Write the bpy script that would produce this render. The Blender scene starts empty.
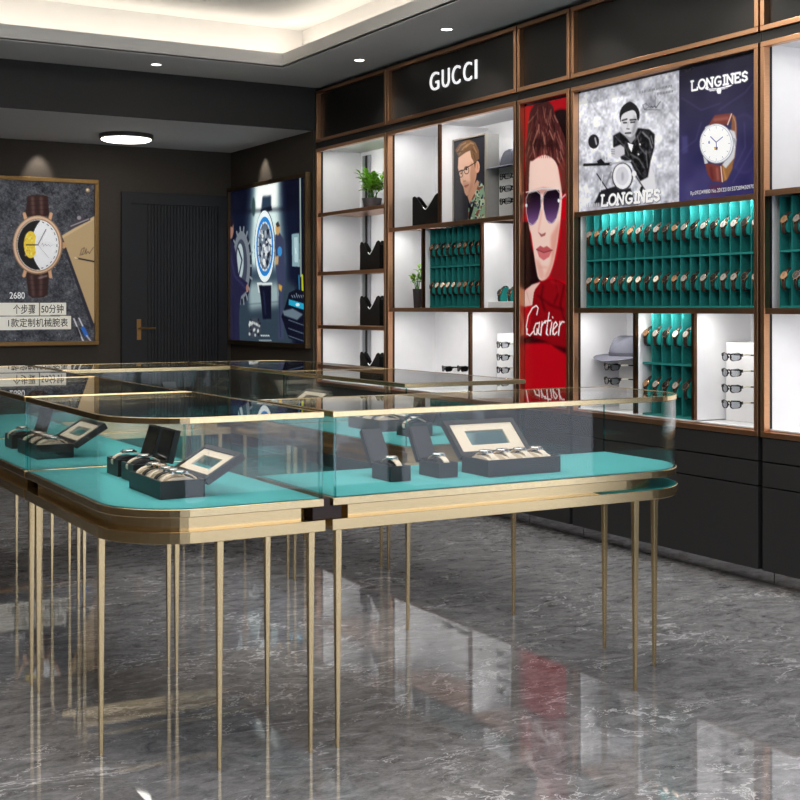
import bpy, bmesh, math, random
import numpy as np
from mathutils import Matrix, Vector
random.seed(7); RNG = np.random.RandomState(7)
SC = bpy.context.scene
COL = SC.collection
PI = math.pi
R = math.radians

# ------------------------------------------------------------------ survey: pixel on a known plane -> metres
F, HZ, EYE = 1290.0, 307.0, 1.25
SA, CA = 0.4976, 0.8674                       # camera yaw to the right of +Y
def onX(px, py, X):
    s = (px-400)/F; Z = X/(SA+CA*s)
    return Z*(CA-SA*s), EYE-(py-HZ)/F*Z       # -> (Y, z)
def onY(px, py, Y):
    s = (px-400)/F; Z = Y/(CA-SA*s)
    return Z*(SA+CA*s), EYE-(py-HZ)/F*Z       # -> (X, z)

# ------------------------------------------------------------------ materials
def srgb(c):
    return tuple(((v/255)/12.92 if v/255 <= .04045 else ((v/255+.055)/1.055)**2.4) for v in c)
def mat(name, rgb, rough=.5, metal=0., spec=.5, noise=0., nscale=40., bump=0., bscale=200., emit=0., coat=0., stretch=None):
    m = bpy.data.materials.new(name); m.use_nodes = True
    nt = m.node_tree; b = nt.nodes['Principled BSDF']
    c = srgb(rgb)
    b.inputs['Roughness'].default_value = rough; b.inputs['Metallic'].default_value = metal
    b.inputs['Specular IOR Level'].default_value = spec; b.inputs['Coat Weight'].default_value = coat
    tc = nt.nodes.new('ShaderNodeTexCoord'); mp = nt.nodes.new('ShaderNodeMapping')
    nt.links.new(tc.outputs['Object'], mp.inputs['Vector'])
    if stretch: mp.inputs['Scale'].default_value = stretch
    n = nt.nodes.new('ShaderNodeTexNoise'); n.inputs['Scale'].default_value = nscale; n.inputs['Detail'].default_value = 4
    nt.links.new(mp.outputs['Vector'], n.inputs['Vector'])
    rp = nt.nodes.new('ShaderNodeValToRGB')
    a = noise
    rp.color_ramp.elements[0].position = .3; rp.color_ramp.elements[1].position = .7
    rp.color_ramp.elements[0].color = tuple(v*(1-a) for v in c)+(1,)
    rp.color_ramp.elements[1].color = tuple(min(1, v*(1+a)) for v in c)+(1,)
    nt.links.new(n.outputs['Fac'], rp.inputs['Fac'])
    nt.links.new(rp.outputs['Color'], b.inputs['Base Color'])
    if emit:
        nt.links.new(rp.outputs['Color'], b.inputs['Emission Color']); b.inputs['Emission Strength'].default_value = emit
    if bump:
        n2 = nt.nodes.new('ShaderNodeTexNoise'); n2.inputs['Scale'].default_value = bscale
        nt.links.new(mp.outputs['Vector'], n2.inputs['Vector'])
        bp = nt.nodes.new('ShaderNodeBump'); bp.inputs['Strength'].default_value = bump; bp.inputs['Distance'].default_value = .002
        nt.links.new(n2.outputs['Fac'], bp.inputs['Height']); nt.links.new(bp.outputs['Normal'], b.inputs['Normal'])
    return m
def glass(name, tint, f0=.04, rough=0.):
    m = bpy.data.materials.new(name); m.use_nodes = True; nt = m.node_tree
    for n in list(nt.nodes): nt.nodes.remove(n)
    o = nt.nodes.new('ShaderNodeOutputMaterial'); mx = nt.nodes.new('ShaderNodeMixShader')
    t = nt.nodes.new('ShaderNodeBsdfTransparent'); t.inputs['Color'].default_value = tuple(tint)+(1,)
    g = nt.nodes.new('ShaderNodeBsdfGlossy'); g.inputs['Roughness'].default_value = rough
    lw = nt.nodes.new('ShaderNodeLayerWeight'); lw.inputs['Blend'].default_value = .5
    p = nt.nodes.new('ShaderNodeMath'); p.operation = 'POWER'; p.inputs[1].default_value = 5
    k = nt.nodes.new('ShaderNodeMath'); k.operation = 'MULTIPLY_ADD'; k.inputs[1].default_value = 1-f0; k.inputs[2].default_value = f0
    nt.links.new(lw.outputs['Facing'], p.inputs[0]); nt.links.new(p.outputs[0], k.inputs[0])
    nt.links.new(k.outputs[0], mx.inputs['Fac']); nt.links.new(t.outputs[0], mx.inputs[1]); nt.links.new(g.outputs[0], mx.inputs[2])
    nt.links.new(mx.outputs[0], o.inputs['Surface'])
    return m
def emissive(name, rgb, strength):
    m = bpy.data.materials.new(name); m.use_nodes = True; b = m.node_tree.nodes['Principled BSDF']
    c = srgb(rgb)+(1,)
    b.inputs['Base Color'].default_value = c; b.inputs['Emission Color'].default_value = c
    b.inputs['Emission Strength'].default_value = strength
    return m
def artmat(name, emit, rough=.25, spec=.3):
    m = bpy.data.materials.new(name); m.use_nodes = True; nt = m.node_tree; b = nt.nodes['Principled BSDF']
    a = nt.nodes.new('ShaderNodeAttribute'); a.attribute_name = 'ink'
    nt.links.new(a.outputs['Color'], b.inputs['Base Color']); nt.links.new(a.outputs['Color'], b.inputs['Emission Color'])
    b.inputs['Emission Strength'].default_value = emit; b.inputs['Roughness'].default_value = rough
    b.inputs['Specular IOR Level'].default_value = spec
    return m
def marble():
    m = bpy.data.materials.new('grey_marble'); m.use_nodes = True; nt = m.node_tree; b = nt.nodes['Principled BSDF']
    N = nt.nodes.new; L = nt.links.new
    tc = N('ShaderNodeTexCoord'); mp = N('ShaderNodeMapping'); mp.inputs['Rotation'].default_value = (0, 0, R(25)); mp.inputs['Scale'].default_value = (1., 1.7, 1)
    L(tc.outputs['Object'], mp.inputs['Vector'])
    w = N('ShaderNodeTexNoise'); w.inputs['Scale'].default_value = 1.6; w.inputs['Detail'].default_value = 6; w.inputs['Roughness'].default_value = .6
    L(mp.outputs[0], w.inputs['Vector'])
    ad = N('ShaderNodeMixRGB'); ad.blend_type = 'ADD'; ad.inputs['Fac'].default_value = .55
    L(mp.outputs[0], ad.inputs['Color1']); L(w.outputs['Color'], ad.inputs['Color2'])
    base = N('ShaderNodeTexNoise'); base.inputs['Scale'].default_value = 11.; base.inputs['Detail'].default_value = 12; base.inputs['Roughness'].default_value = .8
    L(ad.outputs[0], base.inputs['Vector'])
    cr = N('ShaderNodeValToRGB'); cr.color_ramp.elements[0].position = .30; cr.color_ramp.elements[1].position = .72
    cr.color_ramp.elements[0].color = srgb((66, 67, 70))+(1,); cr.color_ramp.elements[1].color = srgb((170, 170, 174))+(1,)
    L(base.outputs['Fac'], cr.inputs['Fac'])
    def vein(scale, lo, hi, off):
        mp2 = N('ShaderNodeMapping'); mp2.inputs['Location'].default_value = (off, off*1.7, 0); L(ad.outputs[0], mp2.inputs['Vector'])
        v = N('ShaderNodeTexNoise'); v.inputs['Scale'].default_value = scale; v.inputs['Detail'].default_value = 5; v.inputs['Roughness'].default_value = .55
        v.inputs['Distortion'].default_value = .6
        L(mp2.outputs[0], v.inputs['Vector'])
        s = N('ShaderNodeMath'); s.operation = 'SUBTRACT'; s.inputs[1].default_value = .5; L(v.outputs['Fac'], s.inputs[0])
        a = N('ShaderNodeMath'); a.operation = 'ABSOLUTE'; L(s.outputs[0], a.inputs[0])
        r = N('ShaderNodeMapRange'); r.inputs['From Min'].default_value = lo; r.inputs['From Max'].default_value = hi
        r.inputs['To Min'].default_value = 1; r.inputs['To Max'].default_value = 0; L(a.outputs[0], r.inputs['Value'])
        return r.outputs[0]
    v1 = vein(1.7, .0005, .0065, 3.); v2 = vein(3.0, .0005, .0055, 9.)
    gate = N('ShaderNodeTexNoise'); gate.inputs['Scale'].default_value = 1.9; gate.inputs['Detail'].default_value = 3; L(mp.outputs[0], gate.inputs['Vector'])
    gr = N('ShaderNodeMapRange'); gr.inputs['From Min'].default_value = .38; gr.inputs['From Max'].default_value = .58; L(gate.outputs['Fac'], gr.inputs['Value'])
    mv = N('ShaderNodeMath'); mv.operation = 'MAXIMUM'; L(v1, mv.inputs[0]); L(v2, mv.inputs[1])
    mg = N('ShaderNodeMath'); mg.operation = 'MULTIPLY'; L(mv.outputs[0], mg.inputs[0]); L(gr.outputs[0], mg.inputs[1])
    m7 = N('ShaderNodeMath'); m7.operation = 'MULTIPLY'; m7.inputs[1].default_value = .85; L(mg.outputs[0], m7.inputs[0])
    mx = N('ShaderNodeMixRGB'); L(m7.outputs[0], mx.inputs['Fac']); L(cr.outputs[0], mx.inputs['Color1']); mx.inputs['Color2'].default_value = srgb((222, 222, 226))+(1,)
    L(mx.outputs[0], b.inputs['Base Color'])
    b.inputs['Roughness'].default_value = .03; b.inputs['Specular IOR Level'].default_value = .5
    return m

M = dict(
    picture_rim=mat('pale_grey_rim', (176, 170, 158), .4, .5, noise=.05),
    gold=mat('brushed_gold', (228, 202, 154), .24, 1., noise=.06, nscale=60, stretch=(1, 1, 30)),
    gold_rail=mat('gold_rail', (230, 206, 160), .22, 1., noise=.05, nscale=80),
    bronze=mat('rose_bronze', (206, 158, 122), .30, 1., noise=.07, nscale=50, stretch=(1, 1, 8)),
    bronze_dark=mat('dark_bronze', (108, 78, 60), .35, 1., noise=.08),
    black=mat('black_laminate', (33, 33, 34), .55, noise=.1, nscale=120, bump=.1),
    black_gap=mat('black_recess', (10, 10, 10), .6, noise=.1),
    fascia=mat('black_fascia', (27, 26, 25), .45, noise=.12, nscale=90),
    white=mat('white_lining', (240, 240, 243), .5, noise=.015, nscale=15),
    white_gloss=mat('white_gloss', (236, 236, 238), .25, noise=.01),
    steel=mat('grey_reflection', (170, 172, 178), .3, 1., noise=.05),
    felt=mat('teal_felt', (84, 168, 172), .9, spec=.15, noise=.10, nscale=420, bump=.2, bscale=600),
    rack=mat('teal_suede', (38, 130, 127), .8, spec=.2, noise=.12, nscale=120),
    cushion=mat('teal_cushion', (34, 146, 142), .75, spec=.2, noise=.1, nscale=150),
    wall=mat('dark_umber_wall', (74, 66, 57), .7, noise=.06, nscale=60, bump=.1),
    beam=mat('charcoal_beam', (52, 51, 50), .7, noise=.06, nscale=60),
    door=mat('black_door', (38, 40, 43), .5, noise=.08, nscale=80),
    ceil=mat('ceiling_paint', (225, 223, 220), .8, noise=.01, nscale=10),
    ceil_grey=mat('grey_ceiling_paint', (222, 219, 216), .8, noise=.02, nscale=30),
    poster_frame=mat('antique_brass_frame', (150, 118, 72), .4, .8, noise=.08),
    poster_frame_dark=mat('dark_brass_frame', (92, 76, 54), .42, .8, noise=.08),
    box=mat('black_leatherette', (20, 20, 22), .42, noise=.15, nscale=150, bump=.15),
    box_in=mat('dark_lid_lining', (40, 42, 48), .5, noise=.1, nscale=150),
    boxgloss=mat('glossy_black_lid', (14, 13, 13), .06, spec=.9, noise=.1),
    cream=mat('cream_lining', (226, 212, 192), .7, noise=.04, nscale=200),
    leather_black=mat('black_bag_leather', (5, 5, 5), .6, spec=.12, noise=.1, nscale=100, bump=.15),
    rim_highlight=mat('painted_highlight', (235, 235, 238), .3, noise=.01),
    strap_black=mat('black_strap', (22, 19, 18), .5, noise=.15, nscale=300),
    strap_brown=mat('brown_strap', (52, 34, 27), .5, noise=.15, nscale=300),
    rose=mat('rose_gold_case', (160, 128, 104), .22, 1., noise=.03),
    silver=mat('steel_case', (200, 200, 202), .2, 1., noise=.03),
    dial_black=mat('black_dial', (14, 14, 16), .2, noise=.1),
    dial_silver=mat('silver_dial', (150, 143, 137), .3, noise=.05),
    dial_gold=mat('gold_dial', (170, 132, 96), .3, .3, noise=.05),
    dial_white=mat('ivory_dial', (236, 226, 208), .3, noise=.03),
    hat=mat('grey_felt_hat', (112, 114, 126), .9, spec=.1, noise=.08, nscale=200, bump=.2),
    hat_dark=mat('charcoal_felt_hat', (84, 86, 96), .9, spec=.1, noise=.08, nscale=200, bump=.2),
    band=mat('grey_hat_band', (78, 80, 92), .7, noise=.06),
    frame_black=mat('black_acetate', (18, 18, 20), .25, noise=.1),
    temple_cream=mat('cream_acetate', (214, 208, 190), .35, noise=.05),
    pot=mat('grey_pot', (92, 92, 96), .5, noise=.1),
    pot_dark=mat('charcoal_pot', (58, 57, 58), .5, noise=.1),
    soil=mat('potting_soil', (48, 38, 30), .9, noise=.3, nscale=200),
    leaf=mat('green_leaf', (122, 178, 50), .45, noise=.35, nscale=25),
    leaf_dark=mat('deep_green_leaf', (62, 118, 30), .45, noise=.35, nscale=25),
    brass=mat('brass_handle', (165, 130, 84), .3, 1., noise=.05),
    brown=mat('dark_brown_block', (44, 26, 16), .5, noise=.2, nscale=40),
    plinth=mat('steel_plinth', (190, 190, 194), .12, 1., noise=.03),
    lamp_trim=mat('white_lamp_trim', (225, 225, 222), .4, noise=.01),
    dark_trim=mat('dark_lamp_rim', (70, 66, 62), .4, noise=.05),
    window_bar=mat('dark_window_bar', (45, 45, 48), .4, .6, noise=.05),
    letter=emissive('lit_white_letter', (250, 250, 252), .7),
    led=emissive('warm_led', (255, 250, 240), 3.),
    lamp=emissive('lamp_diffuser', (255, 247, 232), 9.),
    ink_black=mat('black_ink', (20, 20, 22), .5, noise=.02),
    ink_white=emissive('white_ink', (240, 240, 240), .35),
    ink_cream=mat('pale_ink', (230, 230, 238), .5, noise=.02),
    glass=glass('clear_glass', (.988, .996, .994), .03),
    glass_edge=glass('aqua_glass_edge', (.66, .86, .85), .06),
    lens=glass('smoke_lens', (.76, .78, .81), .06),
    lens_dark=glass('black_lens', (.08, .08, .09), .07),
    mirror=mat('lid_mirror', (170, 205, 215), .05, .9, noise=.02),
    floor=marble(),
)

# ------------------------------------------------------------------ object helpers
def props(o, label=None, cat=None, group=None, kind=None):
    if label: o['label'] = label
    if cat: o['category'] = cat
    if group: o['group'] = group
    if kind: o['kind'] = kind
    return o
def thing(name, label, cat, loc=(0, 0, 0), rotz=0., group=None):
    o = bpy.data.objects.new(name, None); o.empty_display_size = .05; COL.objects.link(o)
    o.matrix_world = Matrix.Translation(loc) @ Matrix.Rotation(rotz, 4, 'Z')
    o.location = loc; o.rotation_euler = (0, 0, rotz)
    return props(o, label, cat, group)
def world_matrix(o):
    m = Matrix.Translation(o.location) @ o.rotation_euler.to_matrix().to_4x4()
    return world_matrix(o.parent) @ m if o.parent else m
def obj(name, bm, m, parent=None, label=None, world=True, smooth=None, bevel=0., kind=None, mats=None):
    """link a bmesh as one object; world=True: verts are in world space, put into the parent's frame"""
    if isinstance(bm, bmesh.types.BMesh):
        bmesh.ops.recalc_face_normals(bm, faces=bm.faces[:])
        me = bpy.data.meshes.new(name); bm.to_mesh(me); bm.free()
    else: me = bm
    if parent is not None and world:
        me.transform(world_matrix(parent).inverted())
    if parent is None and world:
        cs = np.empty(len(me.vertices)*3); me.vertices.foreach_get('co', cs); cs = cs.reshape(-1, 3)
        lo, hi = cs.min(0), cs.max(0); c = ((lo[0]+hi[0])/2, (lo[1]+hi[1])/2, lo[2])
        me.transform(Matrix.Translation((-c[0], -c[1], -c[2])))
    for mm in (mats or [m]): me.materials.append(mm)
    o = bpy.data.objects.new(name, me); COL.objects.link(o)
    if parent is not None: o.parent = parent
    elif world: o.location = c
    if smooth:
        me.polygons.foreach_set('use_smooth', [True]*len(me.polygons))
        me.set_sharp_from_angle(angle=R(smooth))
    if bevel:
        b = o.modifiers.new('bevel', 'BEVEL'); b.width = bevel; b.segments = 2; b.limit_method = 'ANGLE'; b.angle_limit = R(40)
    if label: o['label'] = label
    if kind: o['kind'] = kind
    return o
def struct(name, bm, m, label=None, cat=None, **k):
    o = obj(name, bm, m, None, **k); o['kind'] = 'structure'
    if label: o['label'] = label
    if cat: o['category'] = cat
    return o
def copy_tree(o, parent=None):
    c = o.copy(); COL.objects.link(c)
    if parent is not None: c.parent = parent
    for ch in list(o.children): copy_tree(ch, c)
    return c
def place(o, loc, rotz=None):
    o.location = loc
    if rotz is not None: o.rotation_euler = (0, 0, rotz)
    return o

def B(*boxes, mtx=None):
    bm = bmesh.new()
    for b in boxes: add_box(bm, *b)
    if mtx is not None: bmesh.ops.transform(bm, matrix=mtx, verts=bm.verts[:])
    return bm
def add_box(bm, x0, x1, y0, y1, z0, z1):
    v = [bm.verts.new((x, y, z)) for z in (z0, z1) for x, y in ((x0, y0), (x1, y0), (x1, y1), (x0, y1))]
    for f in ((3, 2, 1, 0), (4, 5, 6, 7), (0, 1, 5, 4), (1, 2, 6, 5), (2, 3, 7, 6), (3, 0, 4, 7)):
        bm.faces.new([v[i] for i in f])
def add_prism(bm, pts, z0, z1):
    a = [bm.verts.new((x, y, z0)) for x, y in pts]; b = [bm.verts.new((x, y, z1)) for x, y in pts]
    bm.faces.new(a[::-1]); bm.faces.new(b); n = len(pts)
    for i in range(n): bm.faces.new((a[i], a[(i+1) % n], b[(i+1) % n], b[i]))
def add_ring(bm, out, inn, z0, z1):
    n = len(out)
    A = [[bm.verts.new((x, y, z)) for x, y in p] for p in (out, inn) for z in (z0, z1)]
    o0, o1, i0, i1 = A
    for k in range(n):
        j = (k+1) % n
        bm.faces.new((o0[k], o0[j], o1[j], o1[k])); bm.faces.new((i0[j], i0[k], i1[k], i1[j]))
        bm.faces.new((o1[k], o1[j], i1[j], i1[k])); bm.faces.new((o0[j], o0[k], i0[k], i0[j]))
def add_strip(bm, a, b, z0, z1):
    """open wall between two parallel open polylines a and b"""
    n = len(a)
    A = [[bm.verts.new((x, y, z)) for x, y in p] for p in (a, b) for z in (z0, z1)]
    a0, a1, b0, b1 = A
    for k in range(n-1):
        bm.faces.new((a0[k], a0[k+1], a1[k+1], a1[k])); bm.faces.new((b0[k+1], b0[k], b1[k], b1[k+1]))
        bm.faces.new((a1[k], a1[k+1], b1[k+1], b1[k])); bm.faces.new((a0[k+1], a0[k], b0[k], b0[k+1]))
    bm.faces.new((a0[0], a1[0], b1[0], b0[0])); bm.faces.new((a0[-1], b0[-1], b1[-1], a1[-1]))
def add_frustum(bm, cx, cy, z0, z1, w0, w1):
    v = [bm.verts.new((cx+sx*w, cy+sy*w, z)) for z, w in ((z0, w0), (z1, w1)) for sx, sy in ((-1, -1), (1, -1), (1, 1), (-1, 1))]
    for f in ((3, 2, 1, 0), (4, 5, 6, 7), (0, 1, 5, 4), (1, 2, 6, 5), (2, 3, 7, 6), (3, 0, 4, 7)):
        bm.faces.new([v[i] for i in f])
def add_lathe(bm, prof, c=(0, 0, 0), seg=24, sx=1., sy=1., close=True):
    rings = []
    for r, z in prof:
        rings.append([bm.verts.new((c[0]+sx*r*math.cos(2*PI*k/seg), c[1]+sy*r*math.sin(2*PI*k/seg), c[2]+z)) for k in range(seg)])
    for i in range(len(rings)-1):
        for k in range(seg):
            j = (k+1) % seg
            bm.faces.new((rings[i][k], rings[i][j], rings[i+1][j], rings[i+1][k]))
    if close:
        bm.faces.new(rings[0][::-1]); bm.faces.new(rings[-1])
def add_tube(bm, pts, r, seg=6, r1=None):
    pts = [Vector(p) for p in pts]; n = len(pts); rings = []
    up = Vector((0, 0, 1))
    for i, p in enumerate(pts):
        d = (pts[min(i+1, n-1)]-pts[max(i-1, 0)]).normalized()
        a = d.cross(up)
        if a.length < 1e-3: a = d.cross(Vector((1, 0, 0)))
        a.normalize(); b = d.cross(a).normalized()
        rr = r if r1 is None else r+(r1-r)*i/(n-1)
        rings.append([bm.verts.new(p+a*rr*math.cos(2*PI*k/seg)+b*rr*math.sin(2*PI*k/seg)) for k in range(seg)])
    for i in range(n-1):
        for k in range(seg):
            j = (k+1) % seg
            bm.faces.new((rings[i][k], rings[i][j], rings[i+1][j], rings[i+1][k]))
    bm.faces.new(rings[0][::-1]); bm.faces.new(rings[-1])
def TX(x, y, z): return Matrix.Translation((x, y, z))

def arc(cx, cy, r, a0, a1, n=14):
    return [(cx+r*math.cos(a0+(a1-a0)*k/n), cy+r*math.sin(a0+(a1-a0)*k/n)) for k in range(n+1)]
def outline(x0, x1, y0, y1, rad, d=0.):
    """rectangle, counter-clockwise, corners in rad (sw se ne nw) rounded; d = inset"""
    x0 += d; x1 -= d; y0 += d; y1 -= d; P = []
    for key, cx, cy, sx, sy, a in (('sw', x0, y0, 1, 1, PI), ('se', x1, y0, -1, 1, 1.5*PI), ('ne', x1, y1, -1, -1, 0), ('nw', x0, y1, 1, -1, .5*PI)):
        r = rad.get(key, 0.)
        if r:
            r -= d; P += arc(cx+sx*r, cy+sy*r, r, a, a+PI/2)
        else: P.append((cx, cy))
    return P
WALL_X = Matrix(((0, 0, -1, 0), (-1, 0, 0, 0), (0, 1, 0, 0), (0, 0, 0, 1)))   # text plane on a wall that faces -X
WALL_Y = Matrix(((1, 0, 0, 0), (0, 0, -1, 0), (0, 1, 0, 0), (0, 0, 0, 1)))    # text plane on a wall that faces -Y
def text_mesh(body, size, depth, spacing=1., sx=1., bold=0., shear=0.):
    cu = bpy.data.curves.new('text', 'FONT'); cu.body = body; cu.size = size; cu.extrude = depth; cu.space_character = spacing
    cu.offset = bold; cu.shear = shear
    o = bpy.data.objects.new('text', cu); COL.objects.link(o)
    dg = bpy.context.evaluated_depsgraph_get(); dg.update()
    me = bpy.data.meshes.new_from_object(o.evaluated_get(dg))
    bpy.data.objects.remove(o); bpy.data.curves.remove(cu)
    me.materials.clear()
    if sx != 1.: me.transform(Matrix.Diagonal((sx, 1, 1, 1)))
    return me
def mesh_span(me):
    c = np.empty(len(me.vertices)*3); me.vertices.foreach_get('co', c); c = c.reshape(-1, 3); return c.min(0), c.max(0)
def text_fit(body, x0, x1, h, depth, basis, at, name, m, parent, label=None, spacing=1., bold=0.):
    """text scaled to a width and a height on a wall; at = (left, bottom) as a world point of the lower left corner"""
    me = text_mesh(body, 1., 0., spacing, bold=bold)
    lo, hi = mesh_span(me)
    S = Matrix.Diagonal(((x1-x0)/(hi[0]-lo[0]), h/(hi[1]-lo[1]), 1, 1))
    me.transform(S @ TX(-lo[0], -lo[1], 0))
    bm = bmesh.new(); bm.from_mesh(me); bpy.data.meshes.remove(me)
    if depth:
        r = bmesh.ops.extrude_face_region(bm, geom=bm.faces[:])
        bmesh.ops.translate(bm, verts=[v for v in r['geom'] if isinstance(v, bmesh.types.BMVert)], vec=(0, 0, depth))
    bmesh.ops.transform(bm, matrix=TX(*at) @ basis, verts=bm.verts[:])
    return obj(name, bm, m, parent, label)

# ------------------------------------------------------------------ printed pictures: drawn into a colour attribute of a fine mesh
def smooth_pts(P, n=6):
    P = [np.array(p, float) for p in P]; out = []; N = len(P)
    for i in range(N):
        a, b, c, d = P[i-1], P[i], P[(i+1) % N], P[(i+2) % N]
        for k in range(n):
            t = k/n
            out.append(.5*((2*b)+(-a+c)*t+(2*a-5*b+4*c-d)*t*t+(-a+3*b-3*c+d)*t**3))
    return out
def boxblur(a, r):
    r = int(max(1, r))
    for ax in (0, 1):
        for _ in range(2):
            p = np.pad(a, [(r+1, r) if i == ax else (0, 0) for i in range(a.ndim)], mode='edge')
            cs = np.cumsum(p, axis=ax); n = a.shape[ax]
            hi = np.take(cs, range(2*r+1, 2*r+1+n), axis=ax); lo = np.take(cs, range(0, n), axis=ax)
            a = (hi-lo)/(2*r+1)
    return a
def value_noise(h, w, cell):
    gh, gw = int(h/cell)+3, int(w/cell)+3
    g = RNG.rand(gh, gw)
    y = np.linspace(0, h/cell, h); x = np.linspace(0, w/cell, w)
    yi = y.astype(int); xi = x.astype(int); fy = (y-yi)[:, None]; fx = (x-xi)[None]
    fy = fy*fy*(3-2*fy); fx = fx*fx*(3-2*fx)
    a = g[yi][:, xi]; b = g[yi][:, xi+1]; c = g[yi+1][:, xi]; d = g[yi+1][:, xi+1]
    return a*(1-fx)*(1-fy)+b*fx*(1-fy)+c*(1-fx)*fy+d*fx*fy
class Print:
    """picture on a wall plane; drawing points are given in a crop of the photo and mapped onto the plane"""
    def __init__(s, axis, pos, a0, a1, z0, z1, W, H, bg):
        s.axis, s.pos, s.a0, s.a1, s.z0, s.z1, s.W, s.H = axis, pos, a0, a1, z0, z1, W, H
        s.w, s.h = W*2, H*2
        s.im = np.zeros((s.h, s.w, 3)); s.im[:] = bg
        s.ppm = s.h/(z1-z0); s.crop = (0, 0, 1)
    def at(s, p):
        x = s.crop[0]+p[0]/s.crop[2]; y = s.crop[1]+p[1]/s.crop[2]
        u, z = (onX if s.axis == 'X' else onY)(x, y, s.pos)
        return ((u-s.a0)/(s.a1-s.a0)*s.w, (s.z1-z)/(s.z1-s.z0)*s.h)
    def px(s):   # canvas px per crop unit, near the middle
        a = s.at((200, 200)); b = s.at((200, 210)); return abs(b[1]-a[1])/10
    def mask_poly(s, P):
        P = np.array([(p[0], p[1]) for p in P]); x0, y0 = np.floor(P.min(0)).astype(int); x1, y1 = np.ceil(P.max(0)).astype(int)+1
        x0 = max(0, x0); y0 = max(0, y0); x1 = min(s.w, x1); y1 = min(s.h, y1)
        m = np.zeros((s.h, s.w))
        if x1 <= x0 or y1 <= y0: return m
        X, Y = np.meshgrid(np.arange(x0, x1)+.5, np.arange(y0, y1)+.5); ins = np.zeros(X.shape, bool)
        for i in range(len(P)):
            ax, ay = P[i-1]; bx, by = P[i]
            c = (ay > Y) != (by > Y)
            with np.errstate(divide='ignore', invalid='ignore'):
                ins ^= c & (X < (bx-ax)*(Y-ay)/(by-ay+1e-12)+ax)
        m[y0:y1, x0:x1] = ins
        return m
    def put(s, m, col, a=1., soft=0):
        if soft: m = boxblur(m, soft)
        m = (m*a)[..., None]; s.im = s.im*(1-m)+np.asarray(col, float)*m
    def poly(s, P, col, a=1., soft=0, sm=False):
        P = [s.at(p) for p in P]
        if sm: P = smooth_pts(P)
        s.put(s.mask_poly(P), col, a, soft)
    def ell(s, c, rx, ry, col, a=1., soft=0, rot=0., inner=0.):
        pts = lambda k: [s.at((c[0]+k*(rx*math.cos(t)*math.cos(rot)-ry*math.sin(t)*math.sin(rot)), c[1]+k*(rx*math.cos(t)*math.sin(rot)+ry*math.sin(t)*math.cos(rot)))) for t in np.linspace(0, 2*PI, 48, endpoint=False)]
        m = s.mask_poly(pts(1))
        if inner: m = m-s.mask_poly(pts(inner))
        s.put(m, col, a, soft)
    def line(s, P, w, col, a=1., soft=0):
        P = [np.array(s.at(p)) for p in P]; r = max(.55, w*s.px()/2)
        m = np.zeros((s.h, s.w))
        for p, q in zip(P[:-1], P[1:]):
            x0, y0 = np.floor(np.minimum(p, q)-r-2).astype(int); x1, y1 = np.ceil(np.maximum(p, q)+r+2).astype(int)
            x0 = max(0, x0); y0 = max(0, y0); x1 = min(s.w, x1); y1 = min(s.h, y1)
            if x1 <= x0 or y1 <= y0: continue
            X, Y = np.meshgrid(np.arange(x0, x1)+.5, np.arange(y0, y1)+.5)
            d = q-p; L = d@d+1e-9; t = np.clip(((X-p[0])*d[0]+(Y-p[1])*d[1])/L, 0, 1)
            D = np.hypot(X-p[0]-t*d[0], Y-p[1]-t*d[1])
            m[y0:y1, x0:x1] = np.maximum(m[y0:y1, x0:x1], np.clip(r-D+.5, 0, 1))
        s.put(m, col, a, soft)
    def noise(s, cells, amp, m=None):
        n = sum(value_noise(s.h, s.w, c)*k for c, k in cells)/sum(k for c, k in cells)-.5
        n = n[..., None]*amp
        s.im = s.im+(n if m is None else n*m[..., None])
    FONT = {'L': [[(0, 0), (0, 1)], [(0, 0), (.8, 0), (.8, .22)], [(-.15, 1), (.2, 1)]],
            'O': [[(.5+.5*math.cos(t), .5+.5*math.sin(t)) for t in np.linspace(0, 2*PI, 15)]],
            'N': [[(0, 0), (0, 1), (.8, 0), (.8, 1)], [(-.15, 0), (.15, 0)], [(.62, 1), (.98, 1)]],
            'G': [[(.5+.5*math.cos(t), .5+.5*math.sin(t)) for t in np.linspace(.9, 5.6, 12)]+[(.9, .42), (.55, .42)]],
            'I': [[(.2, 0), (.2, 1)], [(.02, 0), (.38, 0)], [(.02, 1), (.38, 1)]],
            'E': [[(.75, .2), (.75, 0), (0, 0), (0, 1), (.72, 1), (.72, .8)], [(0, .52), (.5, .52)]],
            'S': [[(.75, .82), (.45, 1), (.08, .85), (.12, .6), (.65, .42), (.75, .15), (.4, 0), (.03, .18)]]}
    ADV = {'L': 1.0, 'O': 1.25, 'N': 1.2, 'G': 1.25, 'I': .62, 'E': 1.02, 'S': .95}
    def word(s, txt, p0, p1, h, w, col, a=1.):
        """p0, p1 ends of the baseline, h = letter height vector, all in crop units"""
        tot = sum(s.ADV[c] for c in txt)-.25; p0 = np.array(p0, float); d = (np.array(p1)-p0)/tot; h = np.array(h, float); u = 0.
        for c in txt:
            for st in s.FONT[c]: s.line([tuple(p0+d*(u+x)+h*y) for x, y in st], w, col, a)
            u += s.ADV[c]
    def build(s, name, parent, m, thick=.012):
        im = np.clip(s.im, 0, 255)/255
        im = im.reshape(s.H, 2, s.W, 2, 3).mean((1, 3))
        lin = np.where(im <= .04045, im/12.92, ((im+.055)/1.055)**2.4)
        W, H = s.W, s.H
        U = s.a0+(s.a1-s.a0)*np.linspace(0, 1, W); Z = s.z1+(s.z0-s.z1)*np.linspace(0, 1, H)
        UU, ZZ = np.meshgrid(U, Z); D = np.full(UU.shape, s.pos)
        co = np.stack((D, UU, ZZ) if s.axis == 'X' else (UU, D, ZZ), -1).reshape(-1, 3)
        i = np.arange(H*W).reshape(H, W)
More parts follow.
